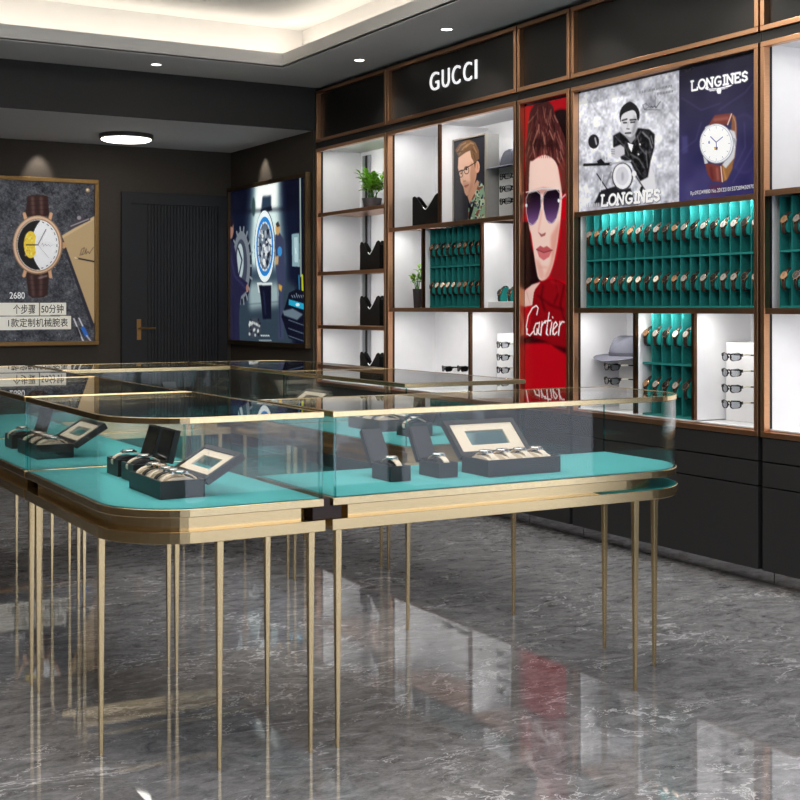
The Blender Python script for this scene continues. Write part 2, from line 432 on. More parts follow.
        q = np.stack((i[:-1, :-1], i[1:, :-1], i[1:, 1:], i[:-1, 1:]), -1).reshape(-1, 4)
        # back face and rim give the sheet its thickness
        back = np.array([co[i[0, 0]], co[i[-1, 0]], co[i[-1, -1]], co[i[0, -1]]]); back[:, 0 if s.axis == 'X' else 1] += thick
        n = H*W; cor = [i[0, 0], i[-1, 0], i[-1, -1], i[0, -1]]
        extra = [(n+3, n+2, n+1, n)]
        extra += [(cor[k], n+k, n+(k+1) % 4, cor[(k+1) % 4]) for k in range(4)]
        co = np.vstack((co, back)); faces = q.tolist()+[list(map(int, f)) for f in extra]
        me = bpy.data.meshes.new(name); me.from_pydata(co.tolist(), [], faces)
        at = me.color_attributes.new('ink', 'FLOAT_COLOR', 'POINT')
        c4 = np.ones((len(co), 4)); c4[:n, :3] = lin.reshape(-1, 3); c4[n:, :3] = .02
        at.data.foreach_set('color', c4.ravel().astype(np.float32))
        return obj(name, me, m, parent)

def paint_red_poster(y0, y1, z0, z1, X):
    A = (515, 95, 6.667); Bc = (515, 210, 4.211); C = (400, 120, 3.81)
    p = Print('X', X, y0, y1, z0, z1, 110, 430, (188, 2, 22))
    skin = (242, 208, 198)
    p.crop = A
    p.poly([(262, 110), (300, 95), (345, 100), (345, 380), (290, 330), (270, 200)], (22, 4, 7), soft=3)
    p.crop = Bc
    p.poly([(25, 50), (30, 340), (75, 318), (110, 296), (70, 150), (58, 50)], (26, 4, 9), soft=2)
    p.crop = A
    p.poly([(60, 600), (70, 720), (95, 800), (110, 640), (110, 430), (80, 420)], (90, 12, 16), soft=2)
    p.poly([(85, 640), (72, 420), (78, 300), (90, 180), (108, 100), (150, 55), (205, 42), (250, 72), (268, 130), (300, 210), (338, 330), (338, 620), (312, 650), (300, 500), (190, 400), (105, 470), (100, 600)], (72, 30, 30), sm=True)
    for _ in range(150):
        x = RNG.uniform(90, 310); y = RNG.uniform(70, 380); l = RNG.uniform(40, 110); dx = RNG.uniform(-25, 25)+(x-200)*.12
        if abs(x-195) > 40+(y-60)*.42: continue
        c = [(156, 96, 88), (46, 16, 18), (186, 130, 114), (122, 66, 62), (34, 10, 12), (140, 84, 78)][RNG.randint(6)]
        p.line([(x, y), (x+dx*.4, y+l*.5), (x+dx, y+l)], RNG.uniform(3, 9), c, .7, 1)
    p.poly([(100, 330), (150, 270), (200, 310), (255, 280), (300, 340), (240, 390), (190, 360), (140, 390)], (36, 12, 14), .6, 5)
    for x, y, e in ((150, 240, (120, 330)), (185, 250, (200, 330)), (230, 240, (255, 300)), (120, 340, (135, 420)), (300, 380, (330, 470)), (280, 420, (320, 500))):
        p.line([(x, y), e], 9, (188, 132, 112), .8, 1)
    face = [(98, 480), (120, 440), (190, 402), (250, 425), (285, 480), (300, 560), (312, 660)]
    P1 = [p.at(q) for q in face]
    p.crop = Bc
    P2 = [p.at(q) for q in [(192, 30), (185, 90), (175, 160), (160, 230), (140, 280), (115, 297), (97, 282), (84, 210), (70, 110), (58, 45)]]
    p.put(p.mask_poly(smooth_pts(P1+P2)), skin, 1, 1)
    p.poly([(150, 110), (190, 40), (182, 110), (172, 170), (158, 235), (140, 280), (118, 295), (150, 220)], (214, 142, 128), .75, 5)
    p.poly([(84, 205), (100, 280), (115, 296), (125, 270), (105, 215)], (226, 168, 156), .8, 4)
    p.crop = A
    p.poly([(285, 470), (300, 560), (312, 650), (335, 620), (335, 420)], (112, 48, 42), .8, 3)
    for x in range(120, 280, 14): p.line([(x, 420), (x+RNG.uniform(-6, 6), 395+abs(x-195)*.2), (x+RNG.uniform(-12, 12), 350)], 6, (110, 56, 50), .8, 1)
    p.poly([(110, 640), (190, 615), (290, 640), (300, 660), (110, 662)], (150, 84, 80), .5, 3)
    p.crop = Bc
    p.poly([(195, 40), (192, 120), (176, 200), (150, 280), (165, 290), (212, 300), (212, 40)], (140, 20, 26), .9, 2)
    p.poly([(35, 345), (72, 314), (108, 303), (84, 335), (75, 400), (35, 408)], (236, 198, 188), soft=1)
    p.line([(50, 345), (64, 395)], 4, (205, 150, 140), .7, 1)
    p.poly([(80, 345), (112, 300), (150, 290), (180, 294), (215, 315), (215, 620), (125, 545), (60, 525), (72, 405)], (142, 6, 18), sm=False)
    for q, w in ((((118, 320), (110, 370), (125, 420)), 14), (((170, 300), (185, 345), (165, 390)), 10), (((95, 360), (150, 400), (205, 420)), 9), (((205, 320), (190, 400), (210, 470)), 12)):
        p.line(q, w, (84, 0, 10), .8, 3)
    p.line([(150, 300), (178, 310), (186, 350)], 9, (185, 20, 34), .7, 3)
    p.poly([(25, 540), (70, 528), (125, 548), (215, 605), (215, 580), (125, 560), (25, 565)], (60, 2, 9), soft=3)
    p.poly([(25, 565), (125, 562), (215, 610), (215, 1200), (25, 1200)], (184, 4, 22), soft=3)
    p.crop = C
    for P, x0 in (([(481, 300), (490, 279), (520, 271), (536, 284), (538, 330), (526, 378), (506, 402), (490, 390), (482, 350)], 0),
                  ([(545, 292), (560, 270), (595, 263), (609, 280), (607, 330), (596, 374), (578, 396), (558, 382), (547, 340)], 0)):
        pts = smooth_pts([p.at(q) for q in P]); m = p.mask_poly(pts)
        ys = np.array([q[1] for q in pts]); g = np.clip((np.arange(p.h)-ys.min())/(ys.max()-ys.min()), 0, 1)[:, None, None]
        col = np.array((16, 4, 16))*(1-g)+np.array((138, 96, 160))*g**2+np.array((70, 40, 90))*(g-g**2)
        p.put(m, np.broadcast_to(col, p.im.shape)); p.line(P+[P[0]], 3, (205, 196, 200), .9)
    p.line([(481, 276), (540, 262), (609, 264)], 4, (215, 210, 215)); p.line([(537, 300), (546, 296)], 5, (200, 190, 195))
    p.line([(608, 305), (630, 285)], 5, (200, 190, 195)); p.ell((604, 308), 4, 7, (235, 235, 240)); p.ell((482, 326), 4, 7, (235, 235, 240))
    p.line([(541, 345), (531, 405), (528, 422)], 8, (222, 170, 158), .8, 3); p.poly([(526, 426), (540, 436), (556, 428), (553, 440), (538, 446)], (150, 74, 74), .9, 1)
    p.poly([(519, 492), (534, 479), (547, 486), (560, 480), (580, 496), (548, 506)], (186, 84, 90), 1, 1)
    p.poly([(521, 494), (548, 506), (579, 497), (568, 522), (547, 535), (530, 522)], (208, 112, 116), 1, 1)
    p.line([(520, 493), (548, 505), (580, 496)], 4, (120, 40, 48), .8); p.line([(530, 560), (560, 562)], 8, (220, 160, 148), .7, 3)
    p.crop = Bc
    w = (252, 248, 248)
    for st in ([(92, 440), (98, 412), (90, 402), (74, 412), (56, 445), (48, 490), (51, 520), (63, 528), (78, 510)],
               [(100, 475), (88, 478), (80, 500), (82, 522), (92, 522), (100, 500), (104, 472), (98, 518), (106, 524)],
               [(114, 470), (109, 526)], [(110, 495), (120, 474), (129, 474)], [(144, 432), (131, 518), (139, 526)], [(125, 468), (151, 464)],
               [(155, 472), (148, 524)], [(158, 450), (159, 453)], [(163, 500), (178, 482), (171, 470), (163, 480), (158, 510), (165, 525), (177, 512)],
               [(189, 470), (183, 526)], [(185, 492), (197, 470), (207, 471)]):
        p.line(st, 6.5, w)
    for x in (52, 94, 111, 135, 150, 161, 185): p.line([(x, 500), (x-2, 522)], 8, w)
    return p

def paint_rider_poster(y0, y1, z0, z1, X):
    p = Print('X', X, y0, y1, z0, z1, 190, 170, (196, 198, 210)); p.crop = (575, 80, 5.93)
    p.noise(((70, .8), (34, 1), (14, 1.2), (6, .9)), 210); p.im = np.clip(p.im, 84, 244)
    for _ in range(26):
        x, y = RNG.uniform(30, 620), RNG.uniform(40, 700); p.ell((x, y), RNG.uniform(12, 40), RNG.uniform(12, 40), [(232, 233, 242), (140, 142, 158)][RNG.randint(2)], .4, 6)
    p.line([(95, 130), (130, 190), (175, 235)], 7, (120, 122, 135), .7, 2); p.line([(540, 130), (580, 200), (615, 240)], 6, (125, 128, 140), .6, 2)
    dk = (26, 26, 31)
    p.poly([(380, 600), (440, 480), (470, 560), (480, 650), (440, 720), (360, 740)], (214, 214, 222), soft=1)
    p.poly([(225, 395), (226, 330), (265, 308), (300, 335), (335, 375), (352, 330), (372, 285), (440, 293), (472, 322), (470, 400), (448, 480), (432, 575), (385, 600), (330, 490), (275, 470), (262, 440)], dk, 1, 1)
    jm = p.mask_poly([p.at(q) for q in [(232, 390), (232, 335), (270, 315), (335, 380), (352, 335), (374, 292), (440, 300), (466, 324), (464, 400), (442, 480), (428, 565), (388, 590), (335, 485), (280, 462)]])
    p.noise(((24, .6), (9, 1.2), (4, .8)), 130, boxblur(jm, 2)); p.im = np.clip(p.im, 16, 250)
    for q, w, c in ((((240, 335), (300, 400), (320, 450)), 7, 95), (((400, 310), (440, 350), (455, 400)), 9, 150), (((370, 330), (385, 400), (420, 440)), 7, 120), (((330, 440), (380, 470), (410, 520)), 9, 110), (((450, 330), (462, 380)), 6, 170), (((280, 440), (340, 480), (390, 560)), 8, 85), (((420, 420), (430, 520)), 7, 130), (((390, 300), (350, 370)), 6, 105)):
        p.line(q, w, (c, c, c+6), .8, 1)
    p.poly([(312, 372), (345, 384), (340, 405), (335, 428), (322, 405)], (240, 240, 246)); p.ell((385, 382), 5, 5, (230, 230, 235)); p.ell((376, 440), 5, 5, (220, 220, 225))
    p.poly([(212, 408), (270, 384), (292, 400), (296, 440), (250, 466), (220, 455)], (196, 196, 206), 1, 1)
    for y in (412, 424, 436): p.line([(216, y), (236, y+2)], 4, (90, 90, 98), .8)
    p.poly([(300, 330), (352, 300), (360, 345), (330, 378)], (140, 140, 148), 1, 1)
    p.poly([(270, 220), (295, 192), (340, 176), (366, 205), (372, 255), (356, 312), (332, 338), (304, 328), (282, 298), (271, 262)], (206, 206, 214), 1, 1, True)
    p.poly([(345, 205), (372, 240), (356, 312), (332, 336), (340, 290), (352, 250)], (132, 132, 142), .8, 3)
    p.poly([(264, 205), (280, 160), (322, 130), (360, 150), (382, 192), (378, 240), (368, 232), (362, 200), (342, 180), (296, 196), (276, 216), (270, 250)], dk, 1, 0, True)
    for q, w in ((((279, 241), (308, 233)), 9), (((326, 238), (362, 235)), 9), (((287, 254), (306, 254)), 9), (((330, 252), (354, 250)), 9), (((298, 316), (330, 314)), 9), (((306, 290), (322, 291)), 5)):
        p.line(q, w, (30, 30, 36), .95, 0)
    p.line([(316, 250), (310, 285)], 5, (150, 150, 158), .7, 1); p.line([(300, 326), (322, 326)], 4, (150, 150, 158), .7, 1)
    # motorcycle
    p.poly([(105, 750), (150, 655), (240, 628), (262, 650), (330, 640), (360, 745)], (30, 30, 36), 1, 1)
    p.line([(130, 555), (200, 660)], 8, dk); p.line([(165, 560), (150, 660)], 6, (230, 230, 236)); p.line([(215, 545), (185, 620)], 14, (120, 120, 130), .9, 1)
    p.line([(55, 503), (215, 497)], 17, dk); p.line([(210, 497), (330, 480)], 11, (170, 170, 180)); p.poly([(130, 480), (155, 465), (178, 490), (140, 500)], dk)
    p.ell((112, 365), 32, 42, (34, 34, 40)); p.line([(120, 345), (128, 380)], 11, (205, 205, 214), .9, 1); p.line([(128, 405), (180, 448), (182, 485)], 5, (226, 226, 232))
    p.ell((282, 572), 62, 82, (54, 54, 60)); p.ell((281, 570), 55, 75, (232, 232, 240)); p.ell((280, 568), 38, 55, (206, 206, 216)); p.ell((282, 570), 8, 26, (168, 168, 180), 1, 2)
    p.line([(345, 545), (380, 605)], 18, (190, 190, 200)); p.line([(355, 560), (420, 660)], 9, (80, 80, 88)); p.line([(395, 640), (370, 730)], 22, dk)
    p.ell((350, 555), 14, 18, (230, 230, 236))
    p.poly([(30, 760), (130, 730), (300, 725), (500, 716), (500, 730), (130, 765)], (176, 176, 190), .7, 4)
    p.word('LONGINES', (163, 748), (497, 714), (4, -62), 19, (40, 40, 46), .55); p.word('LONGINES', (160, 745), (494, 711), (4, -62), 15, (246, 246, 250))
    for x in range(42, 150, 11): p.line([(x, 752-(x-42)*.08), (x, 736-(x-42)*.08)], 5, (240, 240, 245))
    for x in range(400, 580, 9): p.line([(x, 78-(x-400)*.2), (x+RNG.uniform(-2, 4), 66-(x-400)*.2)], 3.2, (70, 70, 80))
    for x in range(487, 580, 9): p.line([(x, 88-(x-487)*.16), (x, 78-(x-487)*.16)], 5, (60, 60, 70))
    p.line([(474, 75), (476, 165)], 3, (90, 90, 100)); p.line([(400, 150), (412, 175), (440, 160), (420, 140), (402, 150), (410, 178), (505, 178)], 3, (80, 80, 90)); p.line([(445, 162), (455, 158), (460, 165), (470, 156), (480, 165), (505, 130)], 5, (60, 60, 70))
    return p

def paint_navy_poster(y0, y1, z0, z1, X):
    p = Print('X', X, y0, y1, z0, z1, 150, 200, (46, 44, 86)); p.crop = (675, 70, 5.71)
    g = np.linspace(0, 1, p.h)[:, None, None]
    p.im = np.array((30, 29, 50))*(1-g)+np.array((58, 54, 104))*g+np.zeros(p.im.shape); p.noise(((90, 1), (40, .6)), 30)
    for q in (((20, 470), (120, 400), (150, 300)), ((330, 640), (420, 480), (452, 420)), ((250, 230), (400, 130), (452, 60)), ((340, 560), (400, 440), (395, 300)), ((40, 160), (150, 230), (260, 190))):
        p.line(q, 7, (92, 90, 140), .35, 2)
    p.ell((395, 420), 90, 170, (76, 74, 122), .25, 3, inner=.93); p.poly([(40, 380), (72, 375), (75, 470), (42, 480)], (78, 74, 128), .6, 3)
    w = (246, 246, 250)
    p.word('LONGINES', (98, 118), (408, 62), (0, -52), 12, w)
    p.poly([(172, 110), (245, 104), (330, 84), (300, 104), (265, 114), (260, 136), (242, 136), (238, 118), (200, 122)], w)
    for a, b in (((188, 116), (240, 112)), ((262, 110), (312, 97))): p.line([a, b], 3, (60, 58, 96))
    br = (112, 56, 50)
    p.poly([(326, 250), (346, 268), (352, 340), (345, 480), (325, 560), (310, 480), (322, 320)], (128, 84, 62), 1, 1); p.line([(330, 262), (345, 300), (346, 380)], 5, (210, 170, 130), .7, 1)
    p.poly([(228, 258), (328, 246), (318, 290), (300, 312), (192, 316), (210, 285)], br, 1, 1); p.line([(225, 285), (300, 275)], 16, (160, 100, 92), .7, 3); p.line([(322, 252), (300, 312)], 6, (235, 215, 205))
    p.poly([(262, 545), (330, 480), (328, 560), (300, 620), (272, 640)], (142, 98, 58), 1, 1); p.line([(276, 560), (290, 625)], 10, (205, 150, 90), .7, 2)
    p.poly([(170, 528), (268, 545), (276, 640), (212, 632), (186, 592)], br, 1, 1); p.line([(205, 560), (215, 620)], 20, (96, 34, 36), .8, 3); p.line([(240, 560), (246, 625)], 12, (180, 108, 100), .7, 3); p.line([(262, 550), (270, 636)], 6, (238, 222, 212))
    p.poly([(310, 340), (340, 350), (350, 400), (338, 500), (290, 560), (270, 540), (320, 470)], (196, 198, 206), 1, 1); p.ell((335, 415), 14, 26, (150, 152, 160)); p.line([(332, 395), (338, 440)], 5, (240, 240, 245))
    p.poly([(200, 312), (190, 330), (165, 350), (175, 325)], (205, 208, 214)); p.poly([(160, 480), (170, 535), (190, 530), (175, 500)], (190, 193, 200))
    p.ell((238, 420), 97, 114, (132, 136, 146)); p.ell((237, 419), 93, 110, (226, 228, 234)); p.ell((236, 419), 86, 103, (168, 172, 182)); p.ell((235, 419), 83, 100, (243, 244, 247))
    for k in range(12):
        t = k*PI/6; p.line([(235+70*math.cos(t), 419+85*math.sin(t)), (235+78*math.cos(t), 419+95*math.sin(t))], 4.5, (150, 152, 160))
    for c in ((235, 365), (185, 415), (285, 415), (235, 472)): p.ell(c, 20, 24, (214, 216, 222), 1, 0, inner=.86)
    p.line([(235, 412), (203, 380)], 5, (44, 48, 130)); p.line([(235, 412), (272, 382)], 5, (44, 48, 130)); p.line([(235, 412), (237, 440)], 5, (44, 48, 130)); p.ell((195, 413), 4, 8, (60, 64, 150))
    p.poly([(222, 440), (246, 440), (240, 456), (228, 456)], (40, 40, 70)); p.ell((229, 449), 6, 6, (222, 180, 70))
    p.poly([(195, 655), (262, 650), (268, 700), (205, 712)], (96, 40, 58), .55, 3)
    return p

def paint_watch_poster(x0, x1, z0, z1, Y):
    p = Print('Y', Y, x0, x1, z0, z1, 210, 268, (66, 68, 74)); p.crop = (5, 170, 4.444)
    p.noise(((30, 1), (12, 1), (5, 1.2), (2.2, 1.8)), 130); p.im = np.clip(p.im, 26, 140)
    for _ in range(30): p.ell((RNG.uniform(20, 250), RNG.uniform(100, 760)), 1.6, 1.6, (190, 194, 206))
    p.poly([(244, 300), (256, 286), (396, 690), (385, 706)], (44, 44, 54)); p.poly([(252, 292), (405, 200), (405, 690), (392, 678)], (184, 158, 118)); p.poly([(252, 292), (405, 200), (405, 215), (256, 304)], (202, 178, 138))
    p.poly([(280, 262), (286, 240), (312, 226), (320, 206), (340, 204), (352, 218), (378, 208), (378, 224), (292, 266)], (72, 66, 74)); p.ell((328, 213), 9, 9, (150, 145, 150)); p.line([(292, 250), (372, 218)], 4, (170, 165, 170))
    p.line([(318, 392), (400, 408)], 7, (38, 36, 40)); p.line([(310, 390), (322, 393)], 5, (225, 205, 170))
    p.line([(332, 380), (340, 352), (352, 345), (348, 362), (338, 378), (352, 372), (360, 350), (358, 374), (368, 362), (374, 372), (382, 358), (392, 344)], 2.6, (90, 70, 60))
    p.ell((367, 91), 10, 10, (150, 125, 95)); p.ell((365, 89), 5, 5, (225, 205, 175))
    br = (48, 28, 25)
    p.poly([(100, 118), (120, 112), (170, 112), (190, 118), (197, 205), (90, 208)], br); p.poly([(92, 455), (196, 455), (190, 552), (170, 566), (122, 568), (104, 556)], br)
    for q in (((122, 125), (126, 195)), ((160, 125), (163, 195)), ((118, 470), (126, 555)), ((160, 465), (158, 555))): p.line(q, 12, (120, 88, 82), .6, 3)
    for y in (140, 160, 180, 490, 512, 534): p.line([(104, y), (188, y-4)], 2, (28, 10, 12), .6)
    p.line([(150, 480), (186, 470)], 6, (215, 190, 190), .6, 2)
    gd = (206, 160, 122)
    for q in (((86, 196), (96, 232)), ((204, 196), (196, 232)), ((84, 470), (96, 430)), ((202, 474), (196, 430))): p.line(q, 14, gd)
    p.ell((260, 335), 11, 14, (190, 150, 112))
    p.ell((145, 333), 111, 131, (140, 108, 84)); p.ell((144, 332), 106, 126, (214, 182, 152)); p.ell((146, 334), 97, 117, (160, 126, 98)); p.ell((146, 334), 92, 112, (242, 243, 246))
    mk = lambda c, rx, ry: p.mask_poly([p.at((c[0]+rx*math.cos(t), c[1]+ry*math.sin(t))) for t in np.linspace(0, 2*PI, 60, endpoint=False)])
    dial = mk((146, 334), 90, 110); sweep = 1-mk((205, 334), 75, 132)
    p.ell((146, 334), 86, 106, (40, 38, 38), 1, 0, inner=.965)
    for k in range(24):
        t = k*PI/12+.13; p.line([(146+84.5*math.cos(t), 334+104.5*math.sin(t)), (146+84.5*math.cos(t+.05), 334+104.5*math.sin(t+.05))], 7, (242, 243, 246))
    p.put(dial*sweep*mk((120, 334), 90, 118)*(1-mk((246, 334), 128, 150)), (26, 24, 24))
    p.put(mk((114, 332), 30, 60)*dial*(1-mk((222, 332), 88, 120)), (236, 205, 66))
    for _ in range(40): p.ell((RNG.uniform(90, 132), RNG.uniform(285, 380)), 3, 4, [(255, 238, 140), (190, 150, 40)][RNG.randint(2)], .6)
    p.line([(146, 333), (182, 264)], 3.5, (60, 56, 56)); p.line([(146, 333), (95, 333)], 5, (40, 34, 30)); p.line([(146, 333), (196, 392)], 2.2, (150, 146, 146))
    p.line([(160, 335), (168, 325), (170, 340), (180, 328), (184, 338), (194, 330), (200, 340), (214, 332)], 2, (140, 136, 140))
    p.poly([(-60, 590), (151, 590), (151, 645), (-60, 648)], (232, 228, 216)); p.poly([(155, 590), (271, 588), (271, 644), (155, 645)], (232, 228, 216)); p.poly([(-60, 651), (293, 648), (293, 706), (-60, 711)], (232, 228, 216))
    p.line([(305, 660), (340, 745), (350, 765)], 6, (205, 205, 212)); p.line([(328, 658), (350, 705)], 6, (205, 205, 212)); p.line([(345, 702), (362, 735)], 17, (46, 104, 190)); p.line([(362, 735), (384, 765)], 6, (180, 180, 190)); p.line([(318, 700), (332, 738)], 9, (44, 40, 44))
    return p

def paint_garage_poster(y0, y1, z0, z1, X):
    p = Print('X', X, y0, y1, z0, z1, 190, 200, (9, 12, 30)); p.crop = (225, 170, 4.444)
    p.noise(((40, 1), (14, 1)), 16); p.im = np.clip(p.im, 3, 60)
    p.poly([(10, 200), (330, 180), (330, 500), (10, 560)], (14, 20, 42), .8, 8)
    p.poly([(115, 60), (250, 40), (275, 420), (270, 520), (80, 520), (95, 300)], (96, 126, 140), .55, 14)
    p.poly([(132, 68), (238, 45), (240, 190), (255, 420), (110, 430), (125, 200)], (216, 238, 234), .95, 12); p.poly([(140, 64), (232, 46), (228, 170), (140, 180)], (246, 252, 248), 1, 8)
    p.poly([(55, 520), (130, 470), (250, 470), (320, 520), (300, 770), (50, 760)], (52, 68, 80), .85, 10); p.poly([(100, 500), (250, 500), (240, 600), (110, 620)], (160, 182, 184), .85, 9)
    for q in (((60, 600), (280, 580)), ((55, 680), (270, 660)), ((120, 500), (70, 750)), ((230, 500), (250, 760))): p.line(q, 4, (52, 66, 84), .6, 1)
    p.line([(20, 190), (330, 170)], 14, (8, 10, 26), .7, 4)
    p.ell((127, 165), 8, 42, (40, 62, 62), .9, 2)
    p.poly([(166, 118), (205, 114), (206, 180), (160, 186)], (38, 52, 70), 1, 3); p.poly([(158, 178), (205, 160), (210, 180), (160, 196)], (16, 20, 34), 1, 1)
    p.ell((177, 342), 46, 164, (60, 76, 92)); p.ell((176, 340), 43, 158, (228, 238, 238)); p.ell((177, 340), 38, 132, (40, 122, 196)); p.ell((177, 340), 31, 110, (206, 216, 220)); p.ell((177, 340), 28, 102, (96, 108, 122))
    for _ in range(60):
        t = RNG.uniform(0, 2*PI); r = math.sqrt(RNG.rand()); p.ell((177+25*r*math.cos(t), 340+94*r*math.sin(t)), RNG.uniform(2, 6), RNG.uniform(5, 16), [(206, 214, 220), (24, 30, 48), (150, 160, 172), (230, 234, 236)][RNG.randint(4)], .9)
    for k in range(16):
        t = k*PI/8; p.line([(177+31*math.cos(t), 340+110*math.sin(t)), (177+25*math.cos(t), 340+92*math.sin(t))], 3, (22, 28, 46))
    p.poly([(142, 500), (210, 500), (206, 545), (150, 545)], (205, 214, 214)); p.poly([(150, 512), (206, 512), (205, 660), (168, 662), (158, 560)], (14, 17, 36), 1, 1); p.line([(172, 540), (180, 640)], 9, (44, 52, 84), .7, 2)
    # tyre-like gear, two mechanics
    p.ell((76, 425), 44, 168, (30, 36, 50), 1, 1)
    for k in range(18):
        t = k*PI/9; p.line([(76+38*math.cos(t), 425+150*math.sin(t)), (76+47*math.cos(t), 425+172*math.sin(t))], 11, (120, 130, 140))
    p.ell((74, 422), 38, 150, (112, 120, 130)); p.ell((72, 420), 27, 112, (60, 68, 84)); p.ell((68, 405), 15, 78, (170, 186, 190)); p.line([(60, 350), (76, 400), (62, 470)], 10, (20, 26, 46))
    p.poly([(2, 320), (36, 318), (52, 380), (62, 470), (100, 500), (104, 530), (72, 560), (62, 640), (66, 760), (2, 760)], (32, 32, 60), 1, 1); p.line([(20, 350), (44, 470), (92, 525)], 14, (48, 48, 82), .8, 2); p.line([(36, 560), (40, 750)], 8, (20, 20, 42), .8, 2)
    p.ell((24, 262), 15, 46, (146, 108, 96), 1, 1); p.poly([(6, 215), (28, 205), (38, 235), (34, 255), (22, 250), (14, 290), (4, 280)], (26, 16, 30), 1, 1); p.ell((100, 525), 6, 18, (150, 112, 100))
    p.poly([(222, 290), (240, 275), (262, 310), (268, 500), (256, 560), (262, 750), (236, 750), (240, 560), (224, 420)], (56, 62, 88), 1, 1); p.ell((234, 262), 10, 28, (188, 150, 96), 1, 1); p.poly([(224, 240), (236, 228), (244, 250), (232, 256)], (60, 52, 56))
    p.ell((243, 362), 10, 22, (58, 132, 196)); p.poly([(222, 385), (238, 380), (236, 420), (224, 422)], (196, 160, 110), .9, 1); p.poly([(238, 505), (254, 515), (250, 540), (238, 528)], (206, 160, 60), .9, 1); p.line([(240, 560), (246, 740)], 6, (30, 34, 60), .8, 1)
    p.line([(332, 25), (336, 470)], 10, (120, 140, 134)); p.line([(334, 30), (338, 470)], 3, (190, 206, 196)); p.line([(352, 20), (356, 540)], 12, (20, 24, 52))
    p.poly([(296, 286), (328, 282), (332, 430), (298, 428)], (126, 156, 166)); p.poly([(306, 300), (322, 298), (324, 410), (308, 410)], (168, 192, 198)); p.line([(312, 350), (314, 370)], 5, (240, 250, 250)); p.line([(342, 470), (344, 540)], 14, (172, 180, 40)); p.line([(328, 470), (330, 540)], 10, (40, 110, 150))
    p.poly([(284, 545), (318, 528), (374, 545), (374, 775), (282, 745), (250, 650), (262, 620)], (12, 15, 32)); p.poly([(284, 574), (374, 600), (374, 628), (282, 598)], (34, 150, 184)); p.ell((322, 598), 9, 7, (200, 226, 230))
    for x in range(296, 370, 10): p.line([(x, 560-RNG.uniform(0, 14)), (x+5, 566)], 4, (170, 190, 200), .8)
    p.poly([(256, 625), (300, 615), (345, 640), (320, 665), (262, 645)], (104, 122, 134), .9, 1)
    for y in (675, 712, 745): p.line([(282, y-10), (372, y+22)], 3, (120, 140, 156), .8)
    p.ell((132, 700), 28, 44, (60, 66, 76), 1, 2)
    for _ in range(26): p.ell((132+RNG.uniform(-24, 24), 700+RNG.uniform(-36, 40)), 4, 7, [(200, 206, 206), (22, 26, 36)][RNG.randint(2)], .8)
    for x in range(160, 200, 8): p.line([(x, 733), (x+4, 736)], 5, (225, 235, 235))
    for x in range(152, 208, 7): p.line([(x, 754), (x+4, 757)], 4, (180, 195, 200))
    return p

def paint_portrait(y0, y1, z0, z1, X):
    p = Print('X', X, y0, y1, z0, z1, 120, 165, (40, 40, 46)); p.crop = (448, 130, 8.43)
    p.noise(((60, 1),), 8)
    sk = (228, 184, 160)
    p.poly([(165, 560), (215, 470), (245, 420), (300, 480), (250, 600), (190, 640)], (196, 146, 120), 1, 1)
    m = p.mask_poly([p.at(q) for q in [(168, 760), (172, 660), (190, 600), (240, 500), (268, 425), (300, 470), (345, 520), (345, 760)]])
    n = value_noise(p.h, p.w, 17); n2 = value_noise(p.h, p.w, 13)
    camo = np.where((n > .55)[..., None], (128, 158, 130), np.where((n2 > .58)[..., None], (122, 74, 64), np.where((n2 < .36)[..., None], (56, 66, 82), (176, 196, 164))))
    p.put(m, camo); p.poly([(165, 600), (200, 650), (235, 560), (215, 660), (188, 750), (170, 745), (182, 670)], (20, 20, 24), 1, 1)
    p.poly([(88, 235), (128, 195), (190, 172), (215, 262), (245, 330), (236, 400), (218, 470), (190, 530), (160, 556), (142, 532), (130, 480), (108, 440), (100, 385), (84, 322)], sk, 1, 1)
    p.poly([(195, 270), (245, 330), (236, 400), (218, 470), (190, 530), (165, 552), (190, 450), (185, 370)], (186, 132, 104), .8, 5)
    p.poly([(122, 440), (150, 430), (190, 440), (212, 470), (190, 528), (160, 554), (142, 532)], (178, 128, 104), .55, 5)
    p.ell((246, 312), 20, 50, (214, 160, 134)); p.line([(244, 285), (252, 330)], 7, (160, 104, 84), .8, 1)
    p.poly([(72, 192), (62, 172), (95, 120), (140, 92), (180, 84), (230, 108), (258, 170), (262, 245), (236, 262), (228, 330), (214, 262), (196, 232), (186, 168), (150, 190), (92, 232)], (116, 84, 58), 1, 1)
    for q in (((80, 180), (110, 130), (150, 110)), ((95, 205), (130, 150), (170, 120)), ((150, 150), (190, 110), (215, 120)), ((120, 170), (160, 130)), ((215, 140), (240, 190))): p.line(q, 9, (186, 148, 112), .7, 1)
    for q in (((215, 200), (230, 250)), ((200, 160), (225, 190)), ((75, 190), (120, 180))): p.line(q, 9, (64, 42, 30), .7, 1)
    p.line([(92, 352), (130, 340), (160, 318), (238, 270)], 8, (34, 28, 28)); p.ell((110, 370), 17, 32, (36, 30, 30), 1, 0, inner=.78); p.ell((156, 340), 22, 34, (36, 30, 30), 1, 0, inner=.8)
    p.ell((112, 366), 6, 8, (50, 40, 38)); p.ell((155, 332), 8, 8, (50, 40, 38)); p.line([(96, 345), (122, 336)], 6, (90, 62, 46)); p.line([(140, 318), (180, 306)], 7, (90, 62, 46))
    p.line([(128, 370), (126, 425), (146, 428)], 6, (196, 140, 116), .8, 1); p.line([(128, 436), (152, 428)], 5, (140, 88, 72), .8, 1)
    p.poly([(134, 474), (150, 464), (176, 458), (170, 472), (150, 486)], (172, 98, 90), 1, 1); p.line([(136, 474), (176, 460)], 3, (110, 56, 52))
    return p

